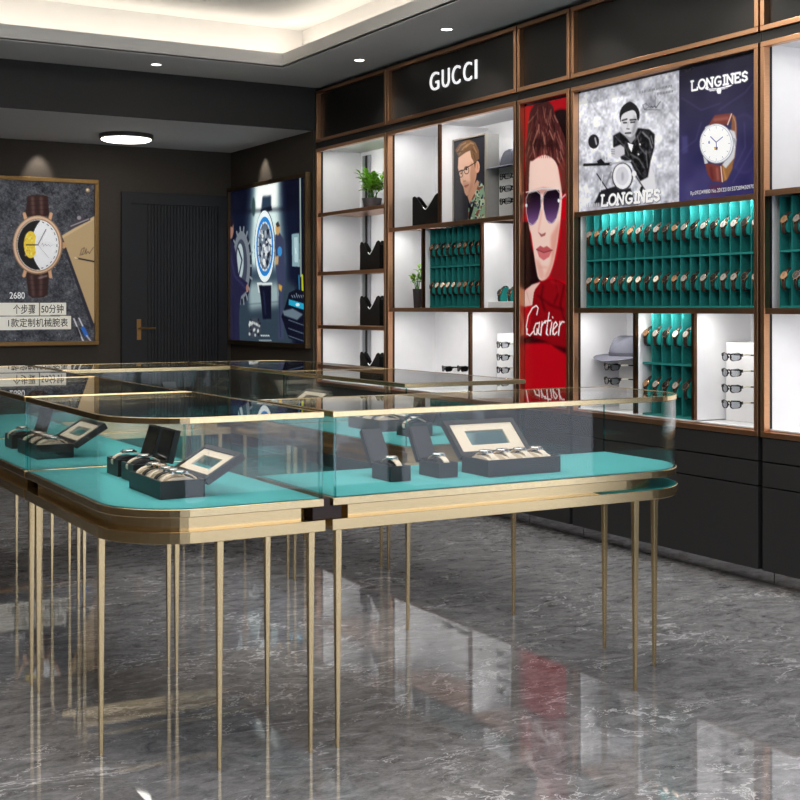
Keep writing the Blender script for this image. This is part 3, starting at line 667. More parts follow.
# ------------------------------------------------------------------ room shell
WX, YB, YBEAM = 4.24, 10.30, 8.69       # alcove side wall, back wall, beam
ZC, ZA, ZT = 2.89, 2.57, 3.22           # perimeter ceiling, alcove ceiling, tray ceiling
XL, YF, XR = -1.6, -1.2, 4.70           # left wall, glazed front, right wall behind the cabinets
EEND = 2.86                             # near end of the wall units
struct('floor', B((XL-.1, XR+.1, YF-.1, YB+.1, -.1, 0)), M['floor'])
struct('wall_back', B((XL-.1, XR+.1, YB, YB+.12, 0, 3.4)), M['wall'])
struct('wall_alcove', B((WX, XR+.1, YBEAM+.004, YB, 0, ZA)), M['wall'])
struct('wall_left', B((XL-.12, XL, YF, YB, 0, 3.4)), M['wall'])
struct('wall_right', B((XR, XR+.12, EEND, YBEAM, 0, 3.4), (4.27, XR, 1.1, EEND-.004, 0, ZC)), M['beam'])
struct('beam_front', B((XL, XR+.1, YBEAM, YBEAM+.03, ZA, 3.4)), M['beam'])
struct('ceiling_alcove', B((XL, XR, YBEAM+.03, YB, ZA, 3.4)), M['ceil_grey'])
bm = bmesh.new()
add_ring(bm, [(XL, YF), (XR, YF), (XR, YBEAM), (XL, YBEAM)], [(XL+1.0, YF+1.0), (3.70, YF+1.0), (3.70, 8.06), (XL+1.0, 8.06)], ZC, ZC+.015)
struct('ceiling_border', bm, M['ceil_grey'])
bm = bmesh.new()
inn = [(XL+1.0, YF+1.0), (3.70, YF+1.0), (3.70, 8.06), (XL+1.0, 8.06)]
out = [(XL+.97, YF+.97), (3.73, YF+.97), (3.73, 8.09), (XL+.97, 8.09)]
add_ring(bm, out, inn, ZC-.004, ZC+.095)
add_ring(bm, [(x-.012*s, y-.012*t) for (x, y), (s, t) in zip(inn, ((-1, -1), (1, -1), (1, 1), (-1, 1)))], [(x-.02*s, y-.02*t) for (x, y), (s, t) in zip(inn, ((-1, -1), (1, -1), (1, 1), (-1, 1)))], ZC+.006, ZC+.016)
struct('trim_tray', bm, M['ceil'])
bm = bmesh.new()
add_box(bm, XL, XR, YF, YBEAM, ZT, ZT+.1)
rec = [(XL+.75, YF+.75), (3.98, YF+.75), (3.98, 8.34), (XL+.75, 8.34)]
add_ring(bm, [(XL, YF), (XR, YF), (XR, YBEAM), (XL, YBEAM)], rec, ZC+.10, ZT)
struct('ceiling_tray', bm, M['ceil'])
bm = bmesh.new()
add_ring(bm, [(XL+.84, YF+.84), (3.88, YF+.84), (3.88, 8.24), (XL+.84, 8.24)], [(XL+.90, YF+.90), (3.82, YF+.90), (3.82, 8.18), (XL+.90, 8.18)], ZC+.10, ZC+.115)
cove = obj('cove_light', bm, emissive('cove_led', (255, 246, 232), 4.5)); props(cove, 'continuous warm cove light hidden behind the ceiling tray lip', 'light')
# glazed shopfront to the right of and behind the camera
def window(name, x0, x1, y0, y1, n):
    bm = bmesh.new(); horiz = x1-x0 > y1-y0
    add_box(bm, x0, x1, y0, y1, 0, .06); add_box(bm, x0, x1, y0, y1, ZC-.06, ZC)
    L = (x1-x0) if horiz else (y1-y0)
    for k in range(n+1):
        a = k*(L-.05)/n
        if horiz: add_box(bm, x0+a, x0+a+.05, y0, y1, .06, ZC-.06)
        else: add_box(bm, x0, x1, y0+a, y0+a+.05, .06, ZC-.06)
    fr = struct(name, bm, M['window_bar'])
    if horiz: g = B((x0, x1, (y0+y1)/2-.004, (y0+y1)/2+.004, .03, ZC-.03))
    else: g = B(((x0+x1)/2-.004, (x0+x1)/2+.004, y0, y1, .03, ZC-.03))
    obj('window_pane', g, M['glass'], fr)
window('window_1', 4.30, 4.36, YF+.06, 1.09, 1)
window('window_2', .3, 4.36, YF, YF+.06, 2)
struct('wall_front', B((XL, .3, YF-.02, YF+.06, 0, 3.4), (.3, XR, YF-.02, YF+.06, ZC, 3.4)), M['beam'])
struct('wall_side', B((4.30, 4.36, YF, 1.1, ZC, 3.4)), M['beam'])

# door in the back wall
DX0, DX1 = 3.271, 4.195
bm = bmesh.new()
add_box(bm, DX0, DX0+.082, YB-.03, YB, 0, 2.195); add_box(bm, DX1-.082, DX1, YB-.03, YB, 0, 2.195); add_box(bm, DX0+.082, DX1-.082, YB-.03, YB, 2.10, 2.195)
door = struct('door_1', bm, M['door'], 'black fluted door in the dark back wall')
L0, L1 = DX0+.084, DX1-.084
bm = B((L0, L1, YB-.018, YB-.002, .005, 2.098))
n = 22; xa = L0+.135; xb = L1-.005
for k in range(n):
    x = xa+(xb-xa)*k/n; add_box(bm, x+.006, x+(xb-xa)/n-.006, YB-.028, YB-.017, .01, 2.095)
obj('door_leaf', bm, M['door'], door)
bm = B((L0+.046, L0+.082, YB-.026, YB-.018, .98, 1.15)); add_tube(bm, [(L0+.064, YB-.02, 1.075), (L0+.064, YB-.07, 1.075)], .009, 8); add_tube(bm, [(L0+.058, YB-.07, 1.075), (L0+.19, YB-.07, 1.075)], .009, 8)
obj('door_handle', bm, M['brass'], door, 'brass lever handle')
struct('baseboard_back', B((XL, DX0, YB-.012, YB, 0, .09)), M['door'])
struct('baseboard_alcove', B((WX-.012, WX, YBEAM+.01, YB-.03, 0, .09)), M['door'])

# ------------------------------------------------------------------ lamps
def spot(loc, power, size=100, blend=.6, radius=.03, color=(1, .94, .86), aim=None):
    l = bpy.data.lights.new('spot_lamp', 'SPOT'); l.energy = power; l.spot_size = R(size); l.spot_blend = blend; l.shadow_soft_size = radius; l.color = color
    o = bpy.data.objects.new('spot_lamp', l); COL.objects.link(o); o.location = loc
    if aim: o.rotation_euler = (Vector(aim)-Vector(loc)).to_track_quat('-Z', 'Y').to_euler()
    return o
def area(loc, sx, sy, power, color=(1, .97, .93), aim=(0, 0, -1), spread=170):
    l = bpy.data.lights.new('strip_lamp', 'AREA'); l.shape = 'RECTANGLE'; l.size = sx; l.size_y = sy; l.energy = power; l.color = color; l.spread = R(spread)
    o = bpy.data.objects.new('strip_lamp', l); COL.objects.link(o); o.location = loc
    o.rotation_euler = Vector(aim).to_track_quat('-Z', 'Y').to_euler()
    return o
def bars_flat(x0, x1, y0, y1, z0, z1, w): return B((x0, x1, y0, y0+w, z0, z1), (x0, x1, y1-w, y1, z0, z1), (x0, x0+w, y0+w, y1-w, z0, z1), (x1-w, x1, y0+w, y1-w, z0, z1))
def downlight(x, y, z, label, power, r=.042, size=110, group=None, aim=None):
    t = thing('ceiling_downlight', label, 'ceiling light', (x, y, z), 0, group)
    bm = bmesh.new(); add_ring(bm, arc(x, y, r, 0, 2*PI, 24)[:-1], arc(x, y, r*.78, 0, 2*PI, 24)[:-1], z-.006, z+.004)
    obj('trim_ring', bm, M['lamp_trim'], t)
    bm = bmesh.new(); add_prism(bm, arc(x, y, r*.77, 0, 2*PI, 24)[:-1], z-.003, z+.004)
    obj('diffuser', bm, M['lamp'] if r > .03 else M['lamp_trim'], t)
    spot((x, y, z-.012), power, size, aim=aim)
SP = 34
downlight(2.905, 8.37, ZC, 'recessed downlight in the grey ceiling band before the dark beam', SP*.6, size=70)
for k, (y, lab) in enumerate(((7.55, 'recessed downlight above the wall cabinets, the one farthest from the camera'), (6.455, 'recessed downlight above the sign with white letters'),
                              (5.36, 'recessed downlight above the black and white rider poster'), (4.27, 'recessed downlight above the navy watch poster'), (3.17, 'recessed downlight nearest the shop window'))):
    downlight(4.02, y, ZC, lab, SP*.55)
pt = thing('added_fill_panel', 'large unseen fill light panel added in the tray ceiling above the glass counters', 'ceiling light', (1.5, 3.6, ZT))  # out of view, added as general fill light for counters and floor
obj('panel_frame', bars_flat(.0, 3.0, .8, 6.4, ZT-.03, ZT-.001, .04), M['lamp_trim'], pt)
obj('diffuser', B((.04, 2.96, .84, 6.36, ZT-.02, ZT-.002)), emissive('fill_panel_glow', (255, 249, 240), 2.6), pt)
# surface lamp on the alcove ceiling
t = thing('ceiling_lamp', 'round flush ceiling lamp on the lower ceiling before the door', 'ceiling light', (3.10, 9.62, ZA))
bm = bmesh.new(); add_lathe(bm, [(.19, -.035), (.205, -.03), (.205, 0), (.19, 0)], (3.10, 9.62, ZA), 40); obj('lamp_housing', bm, M['dark_trim'], t, smooth=40)
bm = bmesh.new(); add_lathe(bm, [(.12, -.052), (.17, -.049), (.187, -.042), (.19, -.0345), (.12, -.0345)], (3.10, 9.62, ZA), 40); obj('lamp_diffuser', bm, emissive('flush_lamp_diffuser', (255, 250, 240), 6.), t, smooth=40)
# picture spots that throw the light cones above the two framed posters
downlight(2.60, 10.18, ZA, 'tiny recessed spot in the alcove ceiling above the dress watch poster', 8, .016, 58, aim=(2.60, 10.36, ZA-.5))
downlight(4.12, 9.58, ZA, 'tiny recessed spot in the alcove ceiling above the garage poster', 8, .016, 58, aim=(4.30, 9.58, ZA-.5))

# ------------------------------------------------------------------ framed lightbox posters on the dark walls
def framed(axis, pos, a0, a1, z0, z1, painter, label, fm, emit, fw=.034):
    if axis == 'Y':
        t = thing('framed_poster', label, 'poster', ((a0+a1)/2, pos, z0))
        bars = B((a0, a1, pos-.045, pos, z0, z0+fw), (a0, a1, pos-.045, pos, z1-fw, z1), (a0, a0+fw, pos-.045, pos, z0+fw, z1-fw), (a1-fw, a1, pos-.045, pos, z0+fw, z1-fw))
        bk = B((a0+.005, a1-.005, pos-.012, pos-.001, z0+.005, z1-.005)); face = pos-.026
        pr = painter(a0+fw, a1-fw, z0+fw, z1-fw, face)
    else:
        t = thing('framed_poster', label, 'poster', (pos, (a0+a1)/2, z0))
        bars = B((pos-.045, pos, a0, a1, z0, z0+fw), (pos-.045, pos, a0, a1, z1-fw, z1), (pos-.045, pos, a0, a0+fw, z0+fw, z1-fw), (pos-.045, pos, a1-fw, a1, z0+fw, z1-fw))
        bk = B((pos-.012, pos-.001, a0+.005, a1-.005, z0+.005, z1-.005)); face = pos-.026
        pr = painter(a1-fw, a0+fw, z0+fw, z1-fw, face)
    obj('frame', bars, fm, t, bevel=.003); obj('back_board', bk, M['black'], t)
    pr.build('picture', t, artmat('print_'+painter.__name__[6:], emit))
    return t
t = framed('Y', YB, 1.985, 3.079, .943, 2.277, paint_watch_poster, 'brass-framed poster of a brown-strapped dress watch on the back wall', M['poster_frame'], .38)
CP = (5, 170, 4.444); Yt = YB-.0265
def onback(x, y): return onY(CP[0]+x/CP[2], CP[1]+y/CP[2], Yt)
def caption(body, x0, x1, ytop, ybot, m, bold=0.):
    a = onback(x0, ybot); b = onback(x1, ytop)
    text_fit(body, a[0], b[0], b[1]-a[1], 0., WALL_Y, (a[0], Yt-.001, a[1]), 'lettering', m, t, bold=bold)
caption('2680', 20, 88, 543, 572, M['ink_white'], .008); caption('个步骤', 36, 135, 597, 640, M['ink_black'], .008); caption('50分钟', 161, 260, 597, 637, M['ink_black'], .008)
caption('1款定制机械腕表', 14, 280, 658, 699, M['ink_black'], .008)
framed('X', WX, YBEAM+.045, YB-.02, .938, 2.262, paint_garage_poster, 'dark-framed poster of two mechanics and a giant blue-ringed watch', M['poster_frame_dark'], .8)

# ------------------------------------------------------------------ wall display cabinets
UX, UB = 4.25, 4.62
ZL0, ZL1, ZO, ZF0, ZF1, ZF2 = .672, .712, 2.40, 2.43, 2.478, 2.862
def bars_rect(x0, x1, y0, y1, z0, z1, w):
    return B((x0, x1, y0, y1, z0, z0+w), (x0, x1, y0, y1, z1-w, z1), (x0, x1, y0, y0+w, z0+w, z1-w), (x0, x1, y1-w, y1, z0+w, z1-w))
def unit(ya, yb, label, nd=2):
    t = thing('display_cabinet', label, 'cabinet', (UX, (ya+yb)/2, 0), 0, 'display cabinets along the right wall')
    obj('base_body', B((4.285, 4.68, ya+.001, yb-.001, .075, ZL0)), M['black_gap'], t)
    obj('plinth', B((4.345, 4.67, ya+.003, yb-.003, 0, .075)), M['plinth'], t)
    y0, y1 = ya+.014, yb-.014
    for z0, z1 in ((.5645, .667), (.453, .5575)): obj('drawer', B((4.258, 4.286, y0, y1, z0, z1)), M['black'], t, bevel=.0015)
    obj('door', B((4.258, 4.286, y0, y1, .077, .446)), M['black'], t, bevel=.0015)
    fr = bars_rect(UX, UX+.035, ya+.008, yb-.008, ZL0, ZF0, .024); add_box(fr, UX+.035, 4.68, ya+.008, yb-.008, ZL0, ZL0+.028)
    obj('frame', fr, M['bronze'], t, bevel=.002)
    for s0, s1 in ((ya+.008, ya+.029), (yb-.029, yb-.008)): obj('seal', B((UX+.0355, UX+.0515, s0, s1, ZL1-.005, ZO+.019)), M['black_gap'], t)
    for s0, s1 in ((ya+.0005, ya+.0075), (yb-.0075, yb-.0005)): obj('side_panel', B((UX+.012, 4.68, s0, s1, ZL0, ZF0)), M['black_gap'], t)
    yi0, yi1 = ya+.03, yb-.03
    ln = B((UX+.052, UB, ya+.008, yi0, ZL0+.03, ZF0), (UX+.052, UB, yi1, yb-.008, ZL0+.03, ZF0), (UX+.037, UB, yi0-.002, yi1+.002, ZO+.02, ZF0), (UX+.037, UB, yi0-.002, yi1+.002, ZL0+.029, ZL1-.006), (UB, 4.67, ya+.008, yb-.008, ZL0+.03, ZF0))
    obj('lining', ln, M['white'], t)
    obj('filler_strip', B((UX+.015, 4.66, ya+.001, yb-.001, ZF0, ZF1)), M['fascia'], t)
    obj('fascia_panel', B((UX+.03, 4.66, ya+.02, yb-.02, ZF1+.001, ZF2-.001)), M['fascia'], t)
    obj('fascia_frame', bars_rect(UX, UX+.05, ya+.006, yb-.006, ZF1, ZF2, .024), M['bronze'], t, bevel=.002)
    return t
def shelf(t, y0, y1, ztop, th=.026):
    obj('shelf', B((UX+.004, UX+.022, y0, y1, ztop-th, ztop), (UX+.022, UB, y0, y1, ztop-.012, ztop)), M['bronze'], t)
def divider(t, y, z0, z1, w=.018):
    dv = obj('divider', B((UX+.024, UB, y-w/2, y+w/2, z0, z1)), M['white'], t); obj('divider_edge', B((UX+.004, UX+.0235, y-w/2, y+w/2, z0, z1)), M['bronze_dark'], dv, 'bronze front edge')
def ledstrip(t, y0, y1, ztop, power, x=UX+.030, lean=.45):
    if ztop > ZO: x = UX+.046; ztop = ZO+.0185
    obj('led_strip', B((x-.005, x+.005, y0+.02, y1-.02, ztop-.004, ztop)), M['led'], t)
    o = area((x, (y0+y1)/2, ztop-.006), (y1-y0)*.72, .010, power*(y1-y0)); z = -Vector((lean, 0, -1)).normalized(); xx = Vector((0, 1, 0))
    o.rotation_euler = Matrix((xx, z.cross(xx), z)).transposed().to_euler()
LED = 2.0
YA0, YA1 = 7.60, 8.685; YB0 = 6.072; YC0 = 5.572; YD0 = 4.193; YE0 = 2.87
def zat(x, y, X=UX): return onX(x, y, X)[1]
def yat(x, X=UX): return onX(x, 307, X)[0]

# --- cabinet of bags and a plant
uA = unit(YA0, YA1, 'bronze-framed open cabinet of black bags, first from the dark alcove')
za = [1.116, 1.510, 1.946]
for z in za: shelf(uA, YA0+.03, YA1-.03, z)
for a, b in zip([ZO+.02]+za[::-1], za[::-1]+[ZL1]): ledstrip(uA, YA0+.03, YA1-.03, a-.0125, LED)
bm = B((UB-.012, UB-.001, YA1-.16, YA1-.13, ZL1, ZO-.01)); obj('reflection_strip', bm, M['black_gap'], uA)
bm = B((UB-.014, UB-.001, YA1-.125, YA1-.085, ZL1, ZO-.01), (UB-.014, UB-.001, YA1-.2, YA1-.165, ZL1, ZO-.01)); obj('reflection_strip', bm, M['steel'], uA)  # black and grey strips imitate reflections of the frame in the back panel

def bag(loc, label, w=.30, h=.215):
    t = thing('handbag', label, 'bag', loc, 0, 'black scooped bags')
    def prof(s):
        hw = w/2; P = [(-hw, 0), (hw, 0), (hw*.98, h*.6), (hw, h*.86), (hw*.94, h*.97), (hw*.82, h), (hw*.68, h*.95)]
        P += [(hw*.66*math.cos(a), h*(.95-s*(1-abs(math.cos(a))**1.25))) for a in np.linspace(.25, PI-.25, 12)]
        P += [(-hw*.68, h*.95), (-hw*.82, h), (-hw*.94, h*.97), (-hw, h*.86), (-hw*.98, h*.6)]
        return P
    def panel(x, s, th=.008):
        bm = bmesh.new(); P = prof(s)
        a = [bm.verts.new((x, y, z)) for y, z in P]; b = [bm.verts.new((x+th, y, z)) for y, z in P]; n = len(P)
        bm.faces.new(a[::-1]); bm.faces.new(b)
        for i in range(n): bm.faces.new((a[i], a[(i+1) % n], b[(i+1) % n], b[i]))
        return bm
    obj('front_panel', panel(-.020, .40), M['leather_black'], t, world=False); obj('back_panel', panel(.012, .38), M['leather_black'], t, world=False)
    obj('gusset', B((-.012, .012, -w/2, -w/2+.012, 0, h*.84), (-.012, .012, w/2-.012, w/2, 0, h*.84), (-.012, .012, -w/2+.012, w/2-.012, 0, .01)), M['leather_black'], t, world=False)
    bm = bmesh.new(); add_tube(bm, [(-.020, w*.33*math.cos(a), h*(.955-.40*(1-abs(math.cos(a))**1.25))) for a in np.linspace(PI*.42, PI-.35, 12)]+[], .0035, 6)
    obj('rim_highlight', bm, M['rim_highlight'], t, 'modelled white highlight along the scooped rim', world=False)  # white tube stands in for the highlight on the glossy leather edge
    return t
BX = 4.46
yb_ = yat(372, BX)
bag((BX, yb_, 1.510), 'black scooped bag on the shelf right below the potted plant')
bag((BX, yb_, 1.116), 'black scooped bag on the second shelf below the potted plant')
bag((BX, yb_, ZL1-.003), 'black scooped bag at the bottom of its cabinet, behind the glass counters')
ZB1, ZB2 = 1.780, 1.245
bag((BX, yat(428, BX), ZB1), 'black scooped bag standing alone left of the framed portrait', .36, .22)

def plant(loc, label, potr, poth, n, hgt, spread, big, dark=False):
    t = thing('potted_plant', label, 'plant', loc)
    bm = bmesh.new(); add_lathe(bm, [(potr*.72, 0), (potr*.76, .004), (potr, poth), (potr*.9, poth), (potr*.86, poth*.86), (.001, poth*.86)], (0, 0, 0), 28); obj('pot', bm, M['pot_dark' if dark else 'pot'], t, world=False, smooth=40)
    bm = bmesh.new(); add_lathe(bm, [(.001, poth*.865), (potr*.86, poth*.865), (potr*.86, poth*.9), (.001, poth*.93)], (0, 0, 0), 20, close=False); obj('soil', bm, M['soil'], t, world=False)
    rs = random.Random(len(label)); bm = bmesh.new(); st = bmesh.new()
    for k in range(n):
        a = rs.uniform(0, 2*PI); out = rs.uniform(.1, 1)*spread; h = hgt*rs.uniform(.45, 1); b0 = Vector((rs.uniform(-.4, .4)*potr, rs.uniform(-.4, .4)*potr, poth*.9))
        tip = b0+Vector((math.cos(a)*out, math.sin(a)*out, h)); mid = (b0+tip)/2+Vector((-math.cos(a)*out*.15, -math.sin(a)*out*.15, h*.1))
        add_tube(st, [b0, mid, tip], .0022, 5, .0012)
        for j in range(big):
            f = .35+.65*(j+1)/big; c = b0.lerp(mid, min(1, f*2)) if f < .5 else mid.lerp(tip, f*2-1)
            aa = a+rs.uniform(-1.5, 1.5); L = rs.uniform(.028, .055)*(hgt/.14); wd = L*rs.uniform(.2, .32)
            d = Vector((math.cos(aa), math.sin(aa), rs.uniform(.1, 1.3))).normalized(); sd = d.cross(Vector((0, 0, 1))).normalized(); nn = sd.cross(d)
            rows = []
            for q, ww, bend in ((0, .12, 0), (.3, .9, .06), (.6, 1, .02), (.85, .55, -.06), (1, .04, -.14)):
                p = c+d*L*q+nn*L*bend
                rows.append((bm.verts.new(p-sd*wd*ww+nn*wd*.25*ww), bm.verts.new(p), bm.verts.new(p+sd*wd*ww+nn*wd*.25*ww)))
            for r0, r1 in zip(rows[:-1], rows[1:]):
                bm.faces.new((r0[0], r0[1], r1[1], r1[0])); bm.faces.new((r0[1], r0[2], r1[2], r1[1]))
    obj('stem', st, M['leaf_dark'], t, world=False); lf = obj('foliage', bm, M['leaf'], t, world=False, smooth=60)
    s = lf.modifiers.new('thickness', 'SOLIDIFY'); s.thickness = .0008
    return t
plant((4.46, yat(372, 4.46), 1.946), 'bushy green plant in a grey pot on the top shelf', .074, .088, 44, .185, .10, 4)
plant((4.36, yat(417.5, 4.36), ZB2), 'slim green plant in a tall charcoal pot beside the small teal watch rack', .032, .125, 9, .15, .04, 3, True)

# --- cabinet with the sign above
uB = unit(YB0, YA0, 'bronze-framed cabinet under the sign with white letters')
shelf(uB, YB0+.03, YA0-.03, ZB1); shelf(uB, YB0+.03, YA0-.03, ZB2)
yv1 = yat(438); yv2 = yat(421.5); yv3 = yat(480); yv4 = yat(468.5)
divider(uB, yv1, ZB1, ZO); divider(uB, yv2, ZB2, ZB1-.026); divider(uB, yv3, ZB2, ZB1-.026); divider(uB, yv4, ZL1, ZB2-.026)
for a, b, z in ((YB0+.03, yv1, ZO+.02), (yv1, YA0-.03, ZO+.02), (YB0+.03, yv3, ZB1), (yv2, YA0-.03, ZB1), (YB0+.03, yv4, ZB2), (yv4, YA0-.03, ZB2)): ledstrip(uB, a+.01, b-.01, z-.0125, LED)
sg = thing('shop_sign', 'white lit letters on the black fascia board', 'sign', (UX+.03, (YB0+YA0)/2, 2.62))
gx0, gx1 = 430.6, 478.2; ya_, yb2 = yat(gx0, UX+.03), yat(gx1, UX+.03)
zt_, zb_ = onX(431, 73.5, UX+.03)[1], onX(431, 91.5, UX+.03)[1]
me = text_mesh('GUCCI', 1., 0., 1.12, bold=.012); lo, hi = mesh_span(me); bpy.data.meshes.remove(me)
adv = 0.
for ch, (f0, f1) in zip('GUCCI', ((0, .195), (.265, .42), (.48, .645), (.715, .88), (.95, .985))):
    text_fit(ch, 0, (ya_-yb2)*(f1-f0), zt_-zb_, .008, WALL_X, (UX+.030, ya_-(ya_-yb2)*f0, zb_), 'letter', M['letter'], sg, bold=-.004)

# --- tall red poster cabinet, rider and watch posters, end cabinet
uC = unit(YC0, YB0, 'narrow bronze-framed cabinet with the tall red poster')
tp = thing('poster', 'tall red poster of a man in aviator sunglasses', 'poster', (UX+.06, (YC0+YB0)/2, ZL1))
paint_red_poster(YB0-.0295, YC0+.0295, ZL0+.031, ZO-.005, UX+.038).build('picture', tp, artmat('print_red', .26))
uD = unit(YD0, YC0, 'wide bronze-framed cabinet with the big teal watch rack')
ZD1, ZD2 = 1.758, 1.245
shelf(uD, YD0+.03, YC0-.03, ZD1); shelf(uD, YD0+.03, YC0-.03, ZD2)
yd1 = yat(633.5); yd2 = yat(692)
divider(uD, yd1, ZL1, ZD2-.026); divider(uD, yd2, ZL1, ZD2-.026)
ysp = yat(679, UX+.038)
tp = thing('poster', 'black and white poster of a man leaning on a motorcycle', 'poster', (UX+.06, (ysp+YC0)/2, ZD1))
paint_rider_poster(YC0-.031, ysp+.001, ZD1+.001, ZO-.001, UX+.038).build('picture', tp, artmat('print_rider', .26))
tp2 = thing('poster', 'navy poster of a white-dialled watch on a brown strap', 'poster', (UX+.06, (ysp+YD0)/2, ZD1))
pn = paint_navy_poster(ysp-.001, YD0+.031, ZD1+.001, ZO-.001, UX+.038); pn.build('picture', tp2, artmat('print_navy', .26))
pa = onX(690.5, 195.5, UX+.037); pb = onX(754, 186.5, UX+.037)
text_fit('Rp:092349880 No.20122101527209430970', 0, pa[0]-max(pb[0], YD0+.04), .024, 0., WALL_X, (UX+.037, pa[0], pa[1]-.004), 'lettering', M['ink_cream'], tp2, bold=.012)
for a, b in ((YD0+.03, yd2), (yd2, yd1), (yd1, YC0-.03)): ledstrip(uD, a+.012, b-.012, ZD2-.0125, LED)
uE = unit(YE0, YD0, 'bronze-framed cabinet nearest the shop window, cropped at the photo edge')
ZE1 = 1.768
shelf(uE, YE0+.03, YD0-.03, ZE1); shelf(uE, YE0+.03, YD0-.03, ZD2)
for z in (ZO+.02, ZD2): ledstrip(uE, YE0+.03, YD0-.03, z-.0125, LED)

# ------------------------------------------------------------------ watches and racks
RX, RZ = .027, .051
def ring_pts(th, k=1.): return (-k*RX*math.cos(th), k*RZ*math.sin(th))
def watch_meshes():
    bm = bmesh.new(); N = 16
    rows = []
    for i in range(N+1):
        th = R(-158)+R(316)*i/N
        w = .0115-.0035*min(1, abs(th)/R(120)); r = []
        for k in (1., 1.09):
            x, z = ring_pts(th, k); r += [bm.verts.new((x, -w, z)), bm.verts.new((x, w, z))]
        rows.append(r)
    for a, b in zip(rows[:-1], rows[1:]):
        for i, j in ((0, 1), (1, 3), (3, 2), (2, 0)): bm.faces.new((a[i], a[j], b[j], b[i]))
    for a in (rows[0], rows[-1]): bm.faces.new((a[0], a[1], a[3], a[2]))
    bmesh.ops.recalc_face_normals(bm, faces=bm.faces[:])
    sm = bpy.data.meshes.new('strap'); bm.to_mesh(sm); bm.free()
    ax = Matrix.Rotation(-PI/2, 4, 'Y')          # lathe axis z -> -x
    def disc(prof, seg=20):
        b2 = bmesh.new(); add_lathe(b2, prof, (0, 0, 0), seg); bmesh.ops.transform(b2, matrix=TX(-RX*1.05, 0, 0) @ ax, verts=b2.verts[:])
        return b2
    b2 = disc([(.018, 0), (.0205, .0015), (.021, .005), (.0188, .0078), (.0172, .0078), (.0172, .0068), (.001, .0066)])
    add_box(b2, -RX*1.05-.006, -RX*1.05-.002, -.0225, -.018, -.002, .002)
    for s in (-1, 1):
        for q in (-1, 1): add_box(b2, -RX*1.05-.004, -RX*1.05+.002, q*.0085-.0018, q*.0085+.0018, s*.019-.005, s*.019+.005)
    bmesh.ops.recalc_face_normals(b2, faces=b2.faces[:]); cm = bpy.data.meshes.new('case'); b2.to_mesh(cm); b2.free()
    b3 = disc([(.0171, .0067), (.0171, .0072), (.001, .0073)], 20); bmesh.ops.recalc_face_normals(b3, faces=b3.faces[:]); dm = bpy.data.meshes.new('dial'); b3.to_mesh(dm); b3.free()
    b4 = B((-RX*1.05-.0082, -RX*1.05-.0074, -.0007, .0007, 0, .011), (-RX*1.05-.0082, -RX*1.05-.0074, 0, .008, -.0006, .0006)); bmesh.ops.recalc_face_normals(b4, faces=b4.faces[:]); hm = bpy.data.meshes.new('hands'); b4.to_mesh(hm); b4.free()
    return sm, cm, dm, hm
WM = watch_meshes()
VAR = {'black': ('strap_black', 'rose', 'dial_black', 'rose'), 'pearl': ('cream', 'silver', 'dial_silver', 'strap_black'), 'silver': ('strap_brown', 'rose', 'dial_silver', 'strap_black'),
       'gold': ('strap_brown', 'rose', 'dial_gold', 'strap_black'), 'ivory': ('strap_black', 'rose', 'dial_white', 'strap_black'),
       'steel': ('strap_black', 'silver', 'dial_silver', 'strap_black')}
_cache = {}
def wmesh(base, m):
    k = (base.name, m)
    if k not in _cache:
        c = base.copy(); c.materials.clear(); c.materials.append(M[m]); _cache[k] = c
    return _cache[k]
def watch(loc, var, label, group, tilt=R(25), rotz=0., cream=False):
    t = bpy.data.objects.new('wristwatch', None); t.empty_display_size = .03; COL.objects.link(t); t.location = loc; t.rotation_euler = (Matrix.Rotation(rotz, 3, 'Z') @ Matrix.Rotation(tilt, 3, 'Y')).to_euler()
    props(t, label, 'watch', group)
    v = VAR[var]
    for nm, base, m in zip(('strap', 'case', 'dial', 'hands'), WM, v):
        o = bpy.data.objects.new(nm, wmesh(base, m)); COL.objects.link(o); o.parent = t
        o.data.polygons.foreach_set('use_smooth', [False]*len(o.data.polygons))
    return t
